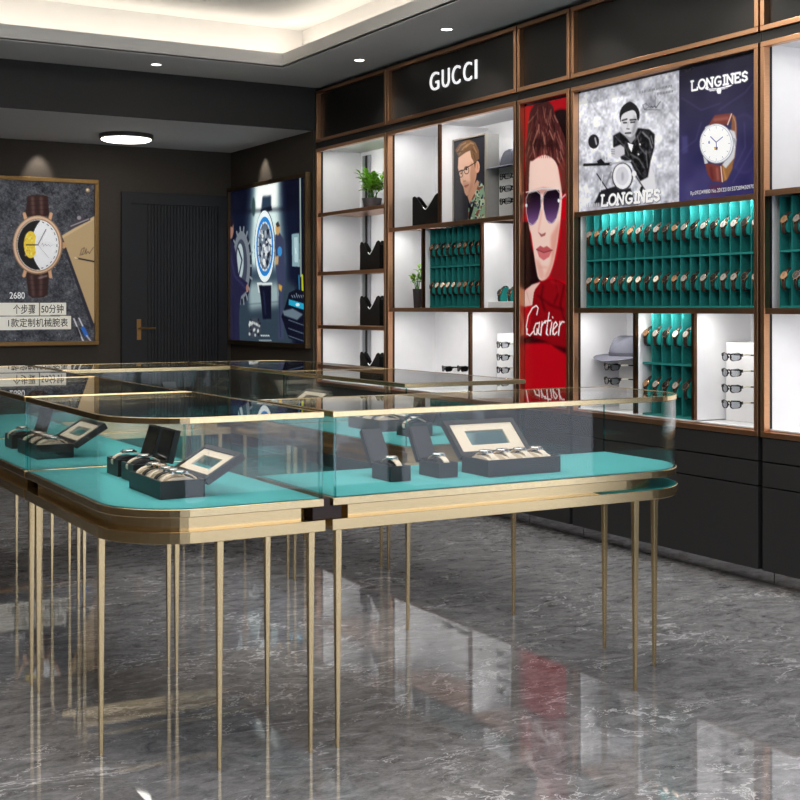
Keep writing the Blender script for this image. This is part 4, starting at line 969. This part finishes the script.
def rack(label, y0, y1, z0, zm, z1, n, x0=UX+.037, x1=UX+.112, zu=None, zl=None, wvars=None, wname='', group='', first=0, cols=None):
    """teal rack of n columns and two rows; column 0 is the far (left) one"""
    t = thing('watch_rack', label, 'watch rack', (x0, (y0+y1)/2, z0))
    obj('back_board', B((x1, x1+.012, y0, y1, z0, z1)), M['rack'], t)
    bm = bmesh.new(); p = (y1-y0)/n
    for k in range(n+1):
        y = y1-p*k; add_box(bm, x0+.016, x1, max(y0, y-.0022), min(y1, y+.0022), z0, z1)
    for z in (z0, zm): add_box(bm, x0+.015, x1, y0, y1, z, z+.010)
    obj('partitions', bm, M['rack'], t)
    bc = bmesh.new(); P = [(math.cos(a), math.sin(a)) for a in np.linspace(0, 2*PI, 20, endpoint=False)]
    T = Matrix.Rotation(R(25), 4, 'Y')
    a = [bc.verts.new(T @ Vector((.93*RX*c, -.017, .93*RZ*s))) for c, s in P]; b = [bc.verts.new(T @ Vector((.93*RX*c, .017, .93*RZ*s))) for c, s in P]
    bc.faces.new(a[::-1]); bc.faces.new(b)
    for i in range(20): bc.faces.new((a[i], a[(i+1) % 20], b[(i+1) % 20], b[i]))
    add_box(bc, 0, x1-(x0+.036), -.012, .012, -.03, -.005)
    cm = None
    ordn = ['first', 'second', 'third', 'fourth', 'fifth', 'sixth', 'seventh', 'eighth', 'ninth', 'tenth', 'eleventh', 'twelfth', 'thirteenth', 'fourteenth', 'fifteenth', 'sixteenth', 'seventeenth', 'eighteenth', 'nineteenth']
    for r, z in enumerate((zu, zl)):
        for k in range(n):
            if cols is not None and k >= cols: continue
            y = y1-p*(k+.5)
            if cm is None:
                c = obj('cushion', bc, M['cushion'], t, world=False); c.location = (.036, y-t.location.y, z-z0); cm = c.data
                cm.polygons.foreach_set('use_smooth', [True]*len(cm.polygons)); cm.set_sharp_from_angle(angle=R(40))
            else:
                c = bpy.data.objects.new('cushion', cm); COL.objects.link(c); c.parent = t; c.location = (.036, y-t.location.y, z-z0)
            v = wvars[(k*1+r*3) % len(wvars)] if not isinstance(wvars[0], list) else wvars[r][k]
            d = {'black': 'black dial', 'silver': 'silver dial', 'gold': 'gold dial', 'ivory': 'ivory dial', 'pearl': 'pale', 'steel': 'steel case'}[v]
            watch((x0+.036, y, z), v, '%s watch, %s from left in the %s row of the %s' % (d, ordn[k], ('upper', 'lower')[r], wname), group)
    return t
U19 = 'silver gold black silver black gold silver black silver black gold silver black silver black silver silver black silver'.split()
L19 = 'silver gold black silver black ivory ivory black ivory black gold silver black silver black silver silver black silver'.split()
rack('wide teal watch rack below the rider poster', YD0+.032, yat(584, UX+.037), ZD2+.001, 1.492, ZD1-.0125, 19, zu=1.622, zl=1.375, wvars=[U19, L19], wname='wide teal rack', group='watches in the wide teal rack')
rack('small teal watch rack in the cabinet under the white letters', yat(479, UX+.037), yat(428, UX+.037), ZB2+.001, 1.500, ZB1-.028, 9, zu=1.618, zl=1.375, wvars=['gold silver black silver black silver gold black black'.split(), 'black ivory ivory ivory ivory silver gold black black'.split()], wname='nine-column teal rack', group='watches in the nine-column teal rack')
rack('five-column teal watch rack between the hat and the white eyewear stand', yat(690, UX+.037), yat(640, UX+.037), ZL1-.005, .963, ZD2-.028, 5, zu=1.105, zl=.853, wvars=['gold silver black ivory silver'.split(), 'gold silver black silver black'.split()], wname='five-column teal rack', group='watches in the five-column teal rack')
rack('teal watch rack at the right photo edge in the end cabinet', YE0+.032, yat(777, UX+.037), ZD2+.001, 1.492, ZE1-.028, 17, zu=1.622, zl=1.375, wvars=['gold silver black gold'.split(), 'gold black silver gold'.split()], wname='right-edge teal rack', group='watches in the end cabinet rack', cols=4)
# teal light strips above some columns of the racks; weak ones are added fill
def rackglow(t, y0, y1, z, p):
    obj('led_strip', B((UX+.026, UX+.034, y0, y1, z-.004, z)), M['led'], t)
    o = area((UX+.030, (y0+y1)/2, z-.008), y1-y0, .008, p*(y1-y0), color=(.9, 1, .98)); zz = -Vector((.9, 0, -1)).normalized(); xx = Vector((0, 1, 0)); o.rotation_euler = Matrix((xx, zz.cross(xx), zz)).transposed().to_euler()
wr = uD
yr1 = yat(584, UX+.037); yr0 = YD0+.032; pc = (yr1-yr0)/19
for a, b, pw in ((0, 2, .3), (2, 8, 3.), (8, 12, .3), (12, 19, 3.)): rackglow(uD, yr1-pc*b+.004, yr1-pc*a-.004, ZD1-.0125, pw)

# ------------------------------------------------------------------ eyewear and hats
def eyewear_mesh(r=.062, lw=.058, lh=.038, dark=False):
    """wrap glasses facing -X, centred on the bridge, temples running to +X"""
    fr = bmesh.new(); ln = bmesh.new(); tm = bmesh.new(); tp = bmesh.new()
    def wrap(y, z): a = y/.105; return (.105*(1-math.cos(a))*.9, .105*math.sin(a), z)
    for s in (-1, 1):
        cy = s*.036; pts = []
        for k in range(24):
            t = 2*PI*k/24; c, sn = math.cos(t), math.sin(t)
            yy = cy+lw/2*(abs(c)**.75)*(1 if c > 0 else -1); zz = lh/2*(abs(sn)**.75)*(1 if sn > 0 else -1)-(.003 if (s*c < 0) else 0)
            pts.append((yy, zz))
        def ringv(k, dx): return [(wrap(cy+(y-cy)*k, z*k)[0]+dx, wrap(cy+(y-cy)*k, z*k)[1], z*k) for y, z in pts]
        o0, o1, i0, i1 = [[fr.verts.new(p) for p in ringv(k, dx)] for k, dx in ((1, -.003), (1, .003), (.89, -.003), (.89, .003))]
        n = 24
        for k in range(n):
            j = (k+1) % n
            for q in ((o0[k], o0[j], o1[j], o1[k]), (i0[j], i0[k], i1[k], i1[j]), (o0[j], o0[k], i0[k], i0[j]), (o1[k], o1[j], i1[j], i1[k])): fr.faces.new(q)
        vs = [ln.verts.new(p) for p in ringv(.90, 0)]; vb = [ln.verts.new(p) for p in ringv(.88, .0015)]
        cv = ln.verts.new(wrap(cy, 0)); cb = ln.verts.new((wrap(cy, 0)[0]+.0015, wrap(cy, 0)[1], 0))
        for k in range(n): ln.faces.new((vs[k], vs[(k+1) % n], cv)); ln.faces.new((vb[(k+1) % n], vb[k], cb))
        e = wrap(s*.066, .008)
        add_box(fr, e[0]-.003, e[0]+.008, e[1]-.004 if s > 0 else e[1]-.003, e[1]+.003 if s > 0 else e[1]+.004, .001, .014)
        add_tube(tm, [(e[0]+.006, e[1], .008), (e[0]+.030, e[1]+s*.002, .008), (e[0]+.052, e[1]+s*.002, .007)], .0042, 6)
        add_tube(tp, [(e[0]+.0525, e[1]+s*.002, .007), (e[0]+.085, e[1], .005), (.131, e[1]-s*.002, .003)], .0034, 6, .0045)
    add_tube(fr, [wrap(-.012, .008), (wrap(0, 0)[0]-.002, 0, .012), wrap(.012, .008)], .004, 6)
    for y in (-.008, .008): add_box(fr, .002, .008, y-.0015, y+.0015, -.008, .002)
    out = []
    for nm, b in (('frame', fr), ('lens', ln), ('temple', tm), ('temple_tip', tp)):
        bmesh.ops.recalc_face_normals(b, faces=b.faces[:]); me = bpy.data.meshes.new(nm); b.to_mesh(me); b.free(); out.append(me)
    return out
EM = eyewear_mesh()
def eyewear(loc, label, group, dark=False):
    t = thing('sunglasses' if dark else 'eyeglasses', label, 'sunglasses' if dark else 'eyeglasses', loc, 0, group)
    for nm, me, m in zip(('frame', 'lens', 'temples', 'temple_tips'), EM, ('frame_black', 'lens_dark' if dark else 'lens', 'temple_cream' if not dark else 'frame_black', 'frame_black')):
        o = bpy.data.objects.new(nm, wmesh(me, m)); COL.objects.link(o); o.parent = t
    return t
def stand(y0, y1, z0, z1, label, x=4.44):
    t = obj('display_block', B((x, UB-.001, y0, y1, z0, z1)), M['white_gloss'], bevel=.002)
    return props(t, label, 'display stand')
def hat(loc, label, m, rotz=0.):
    t = thing('hat', label, 'hat', loc, rotz); t.scale = (1.12, 1.2, 1.05)
    bm = bmesh.new(); N = 40; rings = []
    def brimz(r, c, s, top):
        q = max(0, (r-.078)/.078); return .004+(.003 if top else 0)+q*q*(.022*max(0, c)**2+.006*s*s)-.024*q**1.3*max(0, -c)**1.5
    for r, top in ((.060, 0), (.080, 0), (.105, 0), (.130, 0), (.152, 0), (.156, 1), (.130, 1), (.105, 1), (.080, 1), (.060, 1)):
        rings.append([bm.verts.new((r*math.cos(2*PI*k/N), 1.05*r*math.sin(2*PI*k/N), brimz(r, math.cos(2*PI*k/N), math.sin(2*PI*k/N), top))) for k in range(N)])
    for a, b in zip(rings, rings[1:]+rings[:1]):
        for k in range(N): bm.faces.new((a[k], a[(k+1) % N], b[(k+1) % N], b[k]))
    obj('brim', bm, m, t, world=False, smooth=60)
    bm = bmesh.new(); rings = []
    for f, z in ((1., .006), (.985, .03), (.94, .058), (.86, .082), (.74, .099), (.52, .108), (.28, .106), (.08, .101)):
        row = []
        for k in range(N):
            c, s = math.cos(2*PI*k/N), math.sin(2*PI*k/N); g = (z/.108)**2
            x = .084*f*c*(1-.10*g*max(0, -c)); y = .092*f*s*(1-.16*g*max(0, -c))   # pinched towards the front
            dz = -.022*g*math.exp(-(y/.020)**2)*(.5+.5*(-c if f > .3 else 0))-.010*g*max(0, -c)*f
            row.append(bm.verts.new((x, y, z+dz)))
        rings.append(row)
    for a, b in zip(rings[:-1], rings[1:]):
        for k in range(N): bm.faces.new((a[k], a[(k+1) % N], b[(k+1) % N], b[k]))
    bm.faces.new(rings[-1]); bm.faces.new(rings[0][::-1])
    obj('crown', bm, m, t, world=False, smooth=60)
    bm = bmesh.new(); add_ring(bm, [(.0855*math.cos(2*PI*k/N), .0935*math.sin(2*PI*k/N)) for k in range(N)], [(.082*math.cos(2*PI*k/N), .090*math.sin(2*PI*k/N)) for k in range(N)], .008, .024)
    obj('band', bm, M['band'], t, world=False, smooth=40)
    return t
EX = 4.312
def eyepos(x, y): a = onX(x, y, EX); return (EX, a[0], a[1])
OR4 = ('topmost', 'second from top', 'third from top', 'lowest')
# under the sign: upper right cell
ys = yat(499, 4.44); stand(YB0+.032, ys, ZB1, onX(499, 168, 4.44)[1], 'white block holding glasses and a hat beside the framed portrait')
zt = onX(499, 168, 4.44)[1]
hat((4.49, yat(516.5, 4.49), zt), 'charcoal hat on the white block beside the framed portrait', M['hat_dark'])
for k, y in enumerate((176, 188.5, 201)): eyewear(eyepos(503.5, y), 'clear glasses beside the framed portrait, %s of three' % ('top', 'middle', 'bottom')[k], 'glasses beside the framed portrait')
# lower right cell of the same cabinet
ys = yat(497, 4.44); stand(YB0+.032, ys, ZL1-.005, onX(497, 333, 4.44)[1], 'white block with four glasses just left of the red poster')
for k, y in enumerate((344.6, 357, 369.8, 382.5)): eyewear(eyepos(500.5, y), 'clear glasses just left of the red poster, %s of four' % OR4[k], 'glasses left of the red poster')
for x, lab in ((445, 'dark sunglasses on the white cabinet back, left of the pair of two'), (460.5, 'dark sunglasses on the white cabinet back, right of the pair of two')):
    a = onX(x, 368.5, UB-.13); eyewear((UB-.1305, a[0], a[1]), lab, 'dark sunglasses under the teal rack', True)
# beside the five-column rack
ys = yat(619, 4.44); zt = onX(619, 357, 4.44)[1]; stand(yd1+.011, ys, ZL1-.005, zt, 'white block under the light grey hat')
hat((4.48, yat(628, 4.48), zt), 'light grey felt hat on the white block left of the five-column teal rack', M['hat'])
for k, y in enumerate((366.5, 380.5, 394.5)): eyewear(eyepos(609.5, y), 'clear glasses under the light grey hat, %s of three' % ('top', 'middle', 'bottom')[k], 'glasses under the light grey hat')
ys = yat(726, 4.44); stand(YD0+.032, ys, ZL1-.005, onX(726, 342, 4.44)[1], 'white block with four glasses right of the five-column teal rack')
for k, y in enumerate((356.5, 372.3, 388.2, 404)): eyewear(eyepos(729, y), 'clear glasses right of the five-column teal rack, %s of four' % OR4[k], 'glasses right of the five-column rack')
# portrait panel
PX = 4.35
pz1, pz0 = onX(486, 133, PX)[1], ZB1; py0, py1 = yat(486, PX), yat(453, PX)
t = thing('framed_portrait', 'framed portrait of a man in glasses and camouflage shirt on the cabinet shelf', 'picture', (PX, (py0+py1)/2, pz0))
obj('panel_body', B((PX+.014, PX+.095, py0, py1, pz0, pz1)), mat('grey_panel_side', (158, 158, 156), .5, noise=.03), t)
obj('frame', bars_rect(PX-.004, PX+.014, py0, py1, pz0, pz1, .009), M['picture_rim'], t)
paint_portrait(py1-.010, py0+.010, pz0+.010, pz1-.010, PX+.001).build('picture', t, artmat('print_portrait', .14))
# two watches on a low white plinth to the right of the small rack
ypl = yat(487, UX+.05)
t = obj('low_plinth', B((UX+.05, UB-.04, YB0+.05, ypl, ZB2, ZB2+.038)), M['white_gloss'], bevel=.002); props(t, 'low white plinth right of the nine-column teal rack', 'display stand')
for k, (x, lab) in enumerate(((503.5, 'watch on a teal cushion on the low white plinth, left of the two'), (513.5, 'watch on a teal cushion on the low white plinth, right of the two'))):
    y = yat(x, UX+.13); c = thing('watch_cushion', 'teal cushion on the low white plinth, %s of the two' % ('left', 'right')[k], 'cushion', (UX+.13, y, ZB2+.038))
    bm = bmesh.new(); P = [(math.cos(a), math.sin(a)) for a in np.linspace(0, 2*PI, 20, endpoint=False)]
    T = TX(0, 0, .042) @ Matrix.Rotation(R(25), 4, 'Y')
    a = [bm.verts.new(T @ Vector((.93*RX*q, -.017, .93*RZ*s))) for q, s in P]; b = [bm.verts.new(T @ Vector((.93*RX*q, .017, .93*RZ*s))) for q, s in P]
    bm.faces.new(a[::-1]); bm.faces.new(b)
    for i in range(20): bm.faces.new((a[i], a[(i+1) % 20], b[(i+1) % 20], b[i]))
    obj('pad', bm, M['cushion'], c, world=False, smooth=40); obj('foot', B((-.02, .02, -.012, .012, 0, .018)), M['cushion'], c, world=False)
    watch((UX+.13, y, ZB2+.080), 'black', lab, 'watches on the low plinth')

# ------------------------------------------------------------------ glass counters
CZ0, CZ1, CZ2, CZ3, CZ4 = .623, .655, .692, .714, .957
def counter(label, x0, x1, y0, y1, rad, legs, gap=(), tip=0.):
    t = thing('glass_counter', label, 'display counter', ((x0+x1)/2, (y0+y1)/2, 0), 0, 'gold glass counters of the island')
    O = lambda d=0.: outline(x0, x1, y0, y1, rad, d)
    bm = bmesh.new(); add_prism(bm, O(0), CZ0, CZ1); obj('base_board', bm, M['gold'], t, bevel=.0015)
    if tip: bm = bmesh.new(); add_prism(bm, outline(x1-.45, x1, y0, y1, rad, .004), CZ1, CZ1+.0012); obj('board_felt', bm, M['rack'], t)
    gx0, gx1, gy0, gy1 = x0+(.035 if 'w' in gap else 0), x1-(.035 if 'e' in gap else 0)-tip, y0+(.035 if 's' in gap else 0), y1-(.035 if 'n' in gap else 0)
    bm = bmesh.new(); add_prism(bm, outline(gx0, gx1, gy0, gy1, rad, .028), CZ1, CZ2); obj('recess_band', bm, M['gold'], t)
    bm = bmesh.new(); add_prism(bm, O(.003), CZ2, CZ3); obj('lower_rail', bm, M['gold_rail'], t, bevel=.002)
    bm = bmesh.new(); add_prism(bm, O(.014), CZ3, CZ3+.002); obj('felt_deck', bm, M['felt'], t)
    g = .008; d = .006
    sides = dict(s=((x0, y0), (x1, y0), 'sw', 'se'), e=((x1, y0), (x1, y1), 'se', 'ne'), n=((x1, y1), (x0, y1), 'ne', 'nw'), w=((x0, y1), (x0, y0), 'nw', 'sw'))
    for k, (a, b, ka, kb) in sides.items():
        a = Vector(a); b = Vector(b); u = (b-a).normalized(); nrm = Vector((-u.y, u.x))
        a2 = a+u*(rad.get(ka, 0) or d+(g+.0005 if k in 'ns' else 0)); b2 = b-u*(rad.get(kb, 0) or d+(g+.0005 if k in 'ns' else 0))
        p = [a2+nrm*d, b2+nrm*d, b2+nrm*(d+g), a2+nrm*(d+g)]
        bm = bmesh.new(); add_prism(bm, [tuple(q) for q in p], CZ3+.0005, CZ4-.017); obj('glass_pane', bm, M['glass'], t)
        e = bmesh.new()
        for q, free in ((a2, not rad.get(ka)), (b2-u*.0015, not rad.get(kb))):
            if free: add_prism(e, [tuple(q+nrm*(d+.001)), tuple(q+u*.0015+nrm*(d+.001)), tuple(q+u*.0015+nrm*(d+g-.001)), tuple(q+nrm*(d+g-.001))], CZ3+.001, CZ4-.018)
        if len(e.verts): obj('glass_edge', e, M['glass_edge'], t)
        else: e.free()
    for key, cx, cy, a0 in (('sw', x0, y0, PI), ('se', x1, y0, 1.5*PI), ('ne', x1, y1, 0), ('nw', x0, y1, .5*PI)):
        r = rad.get(key, 0)
        if r:
            cx += r if key[1] == 'w' else -r; cy += r if key[0] == 's' else -r
            bm = bmesh.new(); add_strip(bm, arc(cx, cy, r-d, a0, a0+PI/2, 20), arc(cx, cy, r-d-g, a0, a0+PI/2, 20), CZ3+.0005, CZ4-.017)
            obj('curved_glass_pane', bm, M['glass'], t, smooth=50)
    bm = bmesh.new(); add_ring(bm, O(.003), O(.017), CZ4-.017, CZ4); obj('top_rail', bm, M['gold_rail'], t, bevel=.0015)
    bm = bmesh.new(); add_prism(bm, O(.0175), CZ4-.009, CZ4-.001); obj('top_glass', bm, M['glass'], t)
    for lx, ly in legs:
        bm = bmesh.new(); add_frustum(bm, lx, ly, 0, CZ0, .0050, .0098); obj('leg', bm, M['gold'], t, bevel=.001)
    return t
RC = .24
c1 = counter('glass counter with rounded corner at the front left', 1.03, 1.614, 3.23, 4.252, dict(sw=RC), [(1.583, 3.265), (1.31, 3.265), (1.065, 3.53), (1.065, 4.215), (1.535, 4.215)], ('e', 'n'))
c2 = counter('long front glass counter, rounded end near the passage', 1.635, 3.04, 3.23, 3.77, dict(se=RC), [(1.668, 3.265), (2.756, 3.265), (1.655, 3.725), (3.0, 3.725), (3.0, 3.452)], ('w',), .085)
c3 = counter('left side glass counter behind the front left corner', 1.03, 1.60, 4.268, 5.36, {}, [(1.065, 4.305), (1.535, 4.295), (1.065, 5.325), (1.535, 5.325)], ('s', 'n'))
c4 = counter('right side glass counter beyond the open passage', 2.47, 3.04, 4.27, 5.372, {}, [(2.508, 4.311), (3.0, 4.305), (2.51, 5.34), (3.0, 5.338)], ('n',))
c5 = counter('far left corner glass counter near the dress watch poster', 1.03, 1.60, 5.376, 6.55, dict(nw=RC), [(1.065, 5.415), (1.535, 5.41), (1.56, 5.93), (1.535, 6.5), (1.31, 6.515)], ('s', 'e'))
c6 = counter('far middle glass counter in front of the black door', 1.615, 2.455, 5.965, 6.55, {}, [(1.66, 6.0), (2.41, 6.0), (1.66, 6.51), (2.41, 6.51)], ('w', 'e'))
c7 = counter('far right corner glass counter near the garage poster', 2.47, 3.04, 5.388, 6.55, dict(ne=RC), [(2.515, 5.425), (3.0, 5.41), (3.0, 6.26), (2.76, 6.51), (2.515, 6.51)], ('s', 'w'))
def block(b, lab): props(obj('joint_block', B(*b), M['brown']), lab, 'connector')
block(((1.5797, 1.6695, 3.243, 3.30, CZ1+.001, CZ2-.001), (1.6155, 1.6335, 3.243, 3.30, CZ2-.001, CZ3)), 'dark brown joint block between the two front counters')
block(((1.085, 1.13, 4.215, 4.305, CZ1+.001, CZ2-.001), (1.045, 1.10, 4.2535, 4.2665, CZ2-.001, CZ3)), 'dark brown joint block between the two left counters')

# ------------------------------------------------------------------ open watch boxes on the counters
FZ = CZ3+.0025
def watch_box(loc, w, d, h, alpha, rotz, label, group, nw, wlab, gloss=False, glaze=False, lidt=.022, wv='pearl', lid_len=None):
    t = thing('watch_box', label, 'watch box', loc, rotz, group); th = .007
    bm = bmesh.new(); add_box(bm, -w/2, w/2, -d/2, d/2, 0, .008)
    add_ring(bm, [(-w/2, -d/2), (w/2, -d/2), (w/2, d/2), (-w/2, d/2)], [(-w/2+th, -d/2+th), (w/2-th, -d/2+th), (w/2-th, d/2-th), (-w/2+th, d/2-th)], .008, h)
    obj('base', bm, M['box'], t, world=False)
    obj('tray', B((-w/2+th, w/2-th, -d/2+th, d/2-th, .008, h-.010)), M['cream'] if glaze else M['box_in'], t, world=False)
    L = lid_len or d; ca, sa = math.cos(alpha), math.sin(alpha)
    LM = TX(0, d/2+.001, h) @ Matrix(((1, 0, 0, 0), (0, ca, -sa, 0), (0, sa, ca, 0), (0, 0, 0, 1)))   # x along width, y out along the lid, z = inner side
    def lidpart(name, boxes, m, lab=None):
        o = obj(name, B(*boxes, mtx=LM), m, lid, lab, world=False); return o
    if glaze:
        fx, fy = w*.34, L*.31
        lid = obj('lid', bars_frame(-w/2, w/2, 0, L, -lidt, 0, .016, LM), M['box'], t, world=False)
        lidpart('lining', ((-w/2+.016, w/2-.016, .016, .016+fy*.62, -.009, -.004), (-w/2+.016, w/2-.016, L-.016-fy*.62, L-.016, -.009, -.004), (-w/2+.016, -w/2+.016+fx*.5, .016+fy*.62, L-.016-fy*.62, -.009, -.004), (w/2-.016-fx*.5, w/2-.016, .016+fy*.62, L-.016-fy*.62, -.009, -.004)), M['cream'], 'cream lining')
        lidpart('window', ((-w/2+.016+fx*.5, w/2-.016-fx*.5, .016+fy*.62, L-.016-fy*.62, -.0125, -.0095),), M['mirror' if glaze == 'mirror' else 'glass'])
    else:
        lid = obj('lid', B((-w/2, w/2, 0, L, -lidt, -.004), mtx=LM), M['box'], t, world=False)
        lidpart('lid_lining', ((-w/2+.005, w/2-.005, .006, L-.006, -.004, -.002),), M['boxgloss' if gloss else 'box_in'])
    obj('hinge', B((-w*.3, w*.3, d/2-.003, d/2+.004, h-.004, h+.002)), M['strap_black'], t, world=False)
    for k in range(nw):
        x = -w/2+th+(w-2*th)*(k+.5)/nw
        pd = obj('pillow', pillow_bm(x, min((w-2*th)/nw*.40, .022), d*.36, h-.010), M['cream'] if glaze else M['box_in'], t, world=False, smooth=50)
        rm = Matrix.Rotation(rotz, 3, 'Z'); p = Vector(loc)+rm @ Vector((x, 0, h-.011))
        wt = watch(p, wv if isinstance(wv, str) else wv[k % len(wv)], wlab(k), group and group.replace('boxes', 'watches in the boxes'), tilt=0)
        wt.rotation_euler = (Matrix.Rotation(rotz, 3, 'Z') @ Matrix.Rotation(PI/2, 3, 'Z') @ Matrix.Rotation(PI/2, 3, 'Y')).to_euler()
    return t
def bars_frame(x0, x1, y0, y1, z0, z1, w, mtx):
    return B((x0, x1, y0, y0+w, z0, z1), (x0, x1, y1-w, y1, z0, z1), (x0, x0+w, y0+w, y1-w, z0, z1), (x1-w, x1, y0+w, y1-w, z0, z1), mtx=mtx)
def pillow_bm(x, hw, hl, z):
    bm = bmesh.new(); P = [(math.cos(a)*hl, max(0, math.sin(a))*.017) for a in np.linspace(0, PI, 12)]
    a = [bm.verts.new((x-hw, y, z+q)) for y, q in P]; b = [bm.verts.new((x+hw, y, z+q)) for y, q in P]
    bm.faces.new(a[::-1]); bm.faces.new(b)
    for i in range(12): bm.faces.new((a[i], a[(i+1) % 12], b[(i+1) % 12], b[i]))
    return bm
R90 = -PI/2
ON5 = ('nearest the front glass', 'second from the front glass', 'third from the front glass', 'fourth from the front glass', 'farthest from the front glass')
G1 = 'watch boxes on the counters'
watch_box((1.265, 3.56, FZ), .275, .13, .05, R(31), R90, 'long open watch box on the rounded front left counter', G1, 5, lambda k: 'watch in the long box on the rounded corner counter, %s' % ON5[4-k], glaze='window', wv=['pearl', 'ivory', 'pearl', 'steel', 'pearl'])
watch_box((1.30, 3.862, FZ), .115, .105, .053, R(76), R90, 'small open box with glossy lid on the rounded corner counter, directly behind the long box', G1, 1, lambda k: 'watch in the small box directly behind the long box on the rounded counter', gloss=True)
watch_box((1.30, 4.012, FZ), .115, .105, .053, R(72), R90, 'small open box with glossy lid on the rounded corner counter, farther back and left', G1, 1, lambda k: 'watch in the farther left small box on the rounded counter', gloss=True)
watch_box((1.965, 3.48, FZ), .07, .12, .047, R(57), 0, 'small open box on the long front counter, leftmost of three', G1, 1, lambda k: 'watch in the leftmost small box on the long front counter', wv='pearl')
watch_box((2.136, 3.48, FZ), .07, .12, .047, R(58), 0, 'small open box on the long front counter, in the middle beside the wide box', G1, 1, lambda k: 'watch in the middle small box on the long front counter', wv='pearl')
watch_box((2.39, 3.443, FZ), .28, .155, .052, R(42), 0, 'wide open box with cream lid lining on the long front counter', G1, 4, lambda k: 'watch in the wide cream-lined box, %s from left' % ('first', 'second', 'third', 'fourth')[k], glaze='mirror', wv='pearl')
watch_box((1.207, 4.68, FZ), .28, .13, .05, R(31), R90, 'long open watch box on the left side counter', G1, 5, lambda k: 'watch in the long box on the left side counter, %s' % ON5[4-k].replace('front glass', 'camera side'), glaze='window', wv=['pearl', 'ivory', 'pearl', 'steel', 'pearl'])
watch_box((1.20, 4.99, FZ), .115, .105, .053, R(72), R90, 'small open box behind the long box on the left side counter', G1, 1, lambda k: 'watch in the small box on the left side counter', gloss=True)
watch_box((2.72, 4.62, FZ), .115, .105, .053, R(105-40), R90, 'small open box on the right side counter, nearer the passage', G1, 1, lambda k: 'watch in the small box nearer the passage on the right side counter', gloss=True)
watch_box((2.72, 4.95, FZ), .28, .13, .05, R(40), R90, 'long open watch box on the right side counter', G1, 5, lambda k: 'watch in the long box on the right side counter, %s' % ON5[4-k].replace('front glass', 'passage'), glaze='window', wv=['pearl', 'steel'])
watch_box((2.66, 5.75, FZ), .28, .13, .05, R(34), R90, 'long open watch box on the far right corner counter', G1, 5, lambda k: 'watch in the long box on the far right counter, %s' % ON5[4-k].replace('front glass', 'right side counter'), glaze='window', wv=['pearl', 'steel'])
watch_box((2.27, 6.22, FZ), .07, .12, .047, R(60), 0, 'small open box on the far middle counter, right of the wide box', G1, 1, lambda k: 'watch in the small box on the far middle counter')
watch_box((1.95, 6.22, FZ), .28, .14, .052, R(45), 0, 'wide open box on the far middle counter in front of the door', G1, 4, lambda k: 'watch in the wide box on the far middle counter, %s from left' % ('first', 'second', 'third', 'fourth')[k], glaze='window', wv=['pearl', 'steel'])

# ------------------------------------------------------------------ daylight, camera, view
w = bpy.data.worlds.new('daylight'); SC.world = w; w.use_nodes = True
nt = w.node_tree; bg = nt.nodes['Background']; bg.inputs['Color'].default_value = (.80, .85, 1.0, 1); bg.inputs['Strength'].default_value = 1.9
cam = bpy.data.cameras.new('camera'); co = bpy.data.objects.new('camera', cam); COL.objects.link(co)
co.location = (0, 0, EYE); co.rotation_euler = (PI/2, 0, -math.atan2(SA, CA)); cam.sensor_width = 36; cam.lens = F/800*36; cam.shift_y = (HZ-400)/800
cam.clip_start = .05; SC.camera = co
SC.view_settings.view_transform = 'Standard'; SC.view_settings.look = 'None'; SC.view_settings.gamma = 1; SC.view_settings.exposure = .2
SC.view_settings.use_curve_mapping = False
SC.cycles.max_bounces = 10; SC.cycles.transparent_max_bounces = 24; SC.cycles.diffuse_bounces = 4; SC.cycles.glossy_bounces = 5
SC.cycles.sample_clamp_indirect = 6; SC.cycles.caustics_reflective = False; SC.cycles.caustics_refractive = False
SC.cycles.use_denoising = True
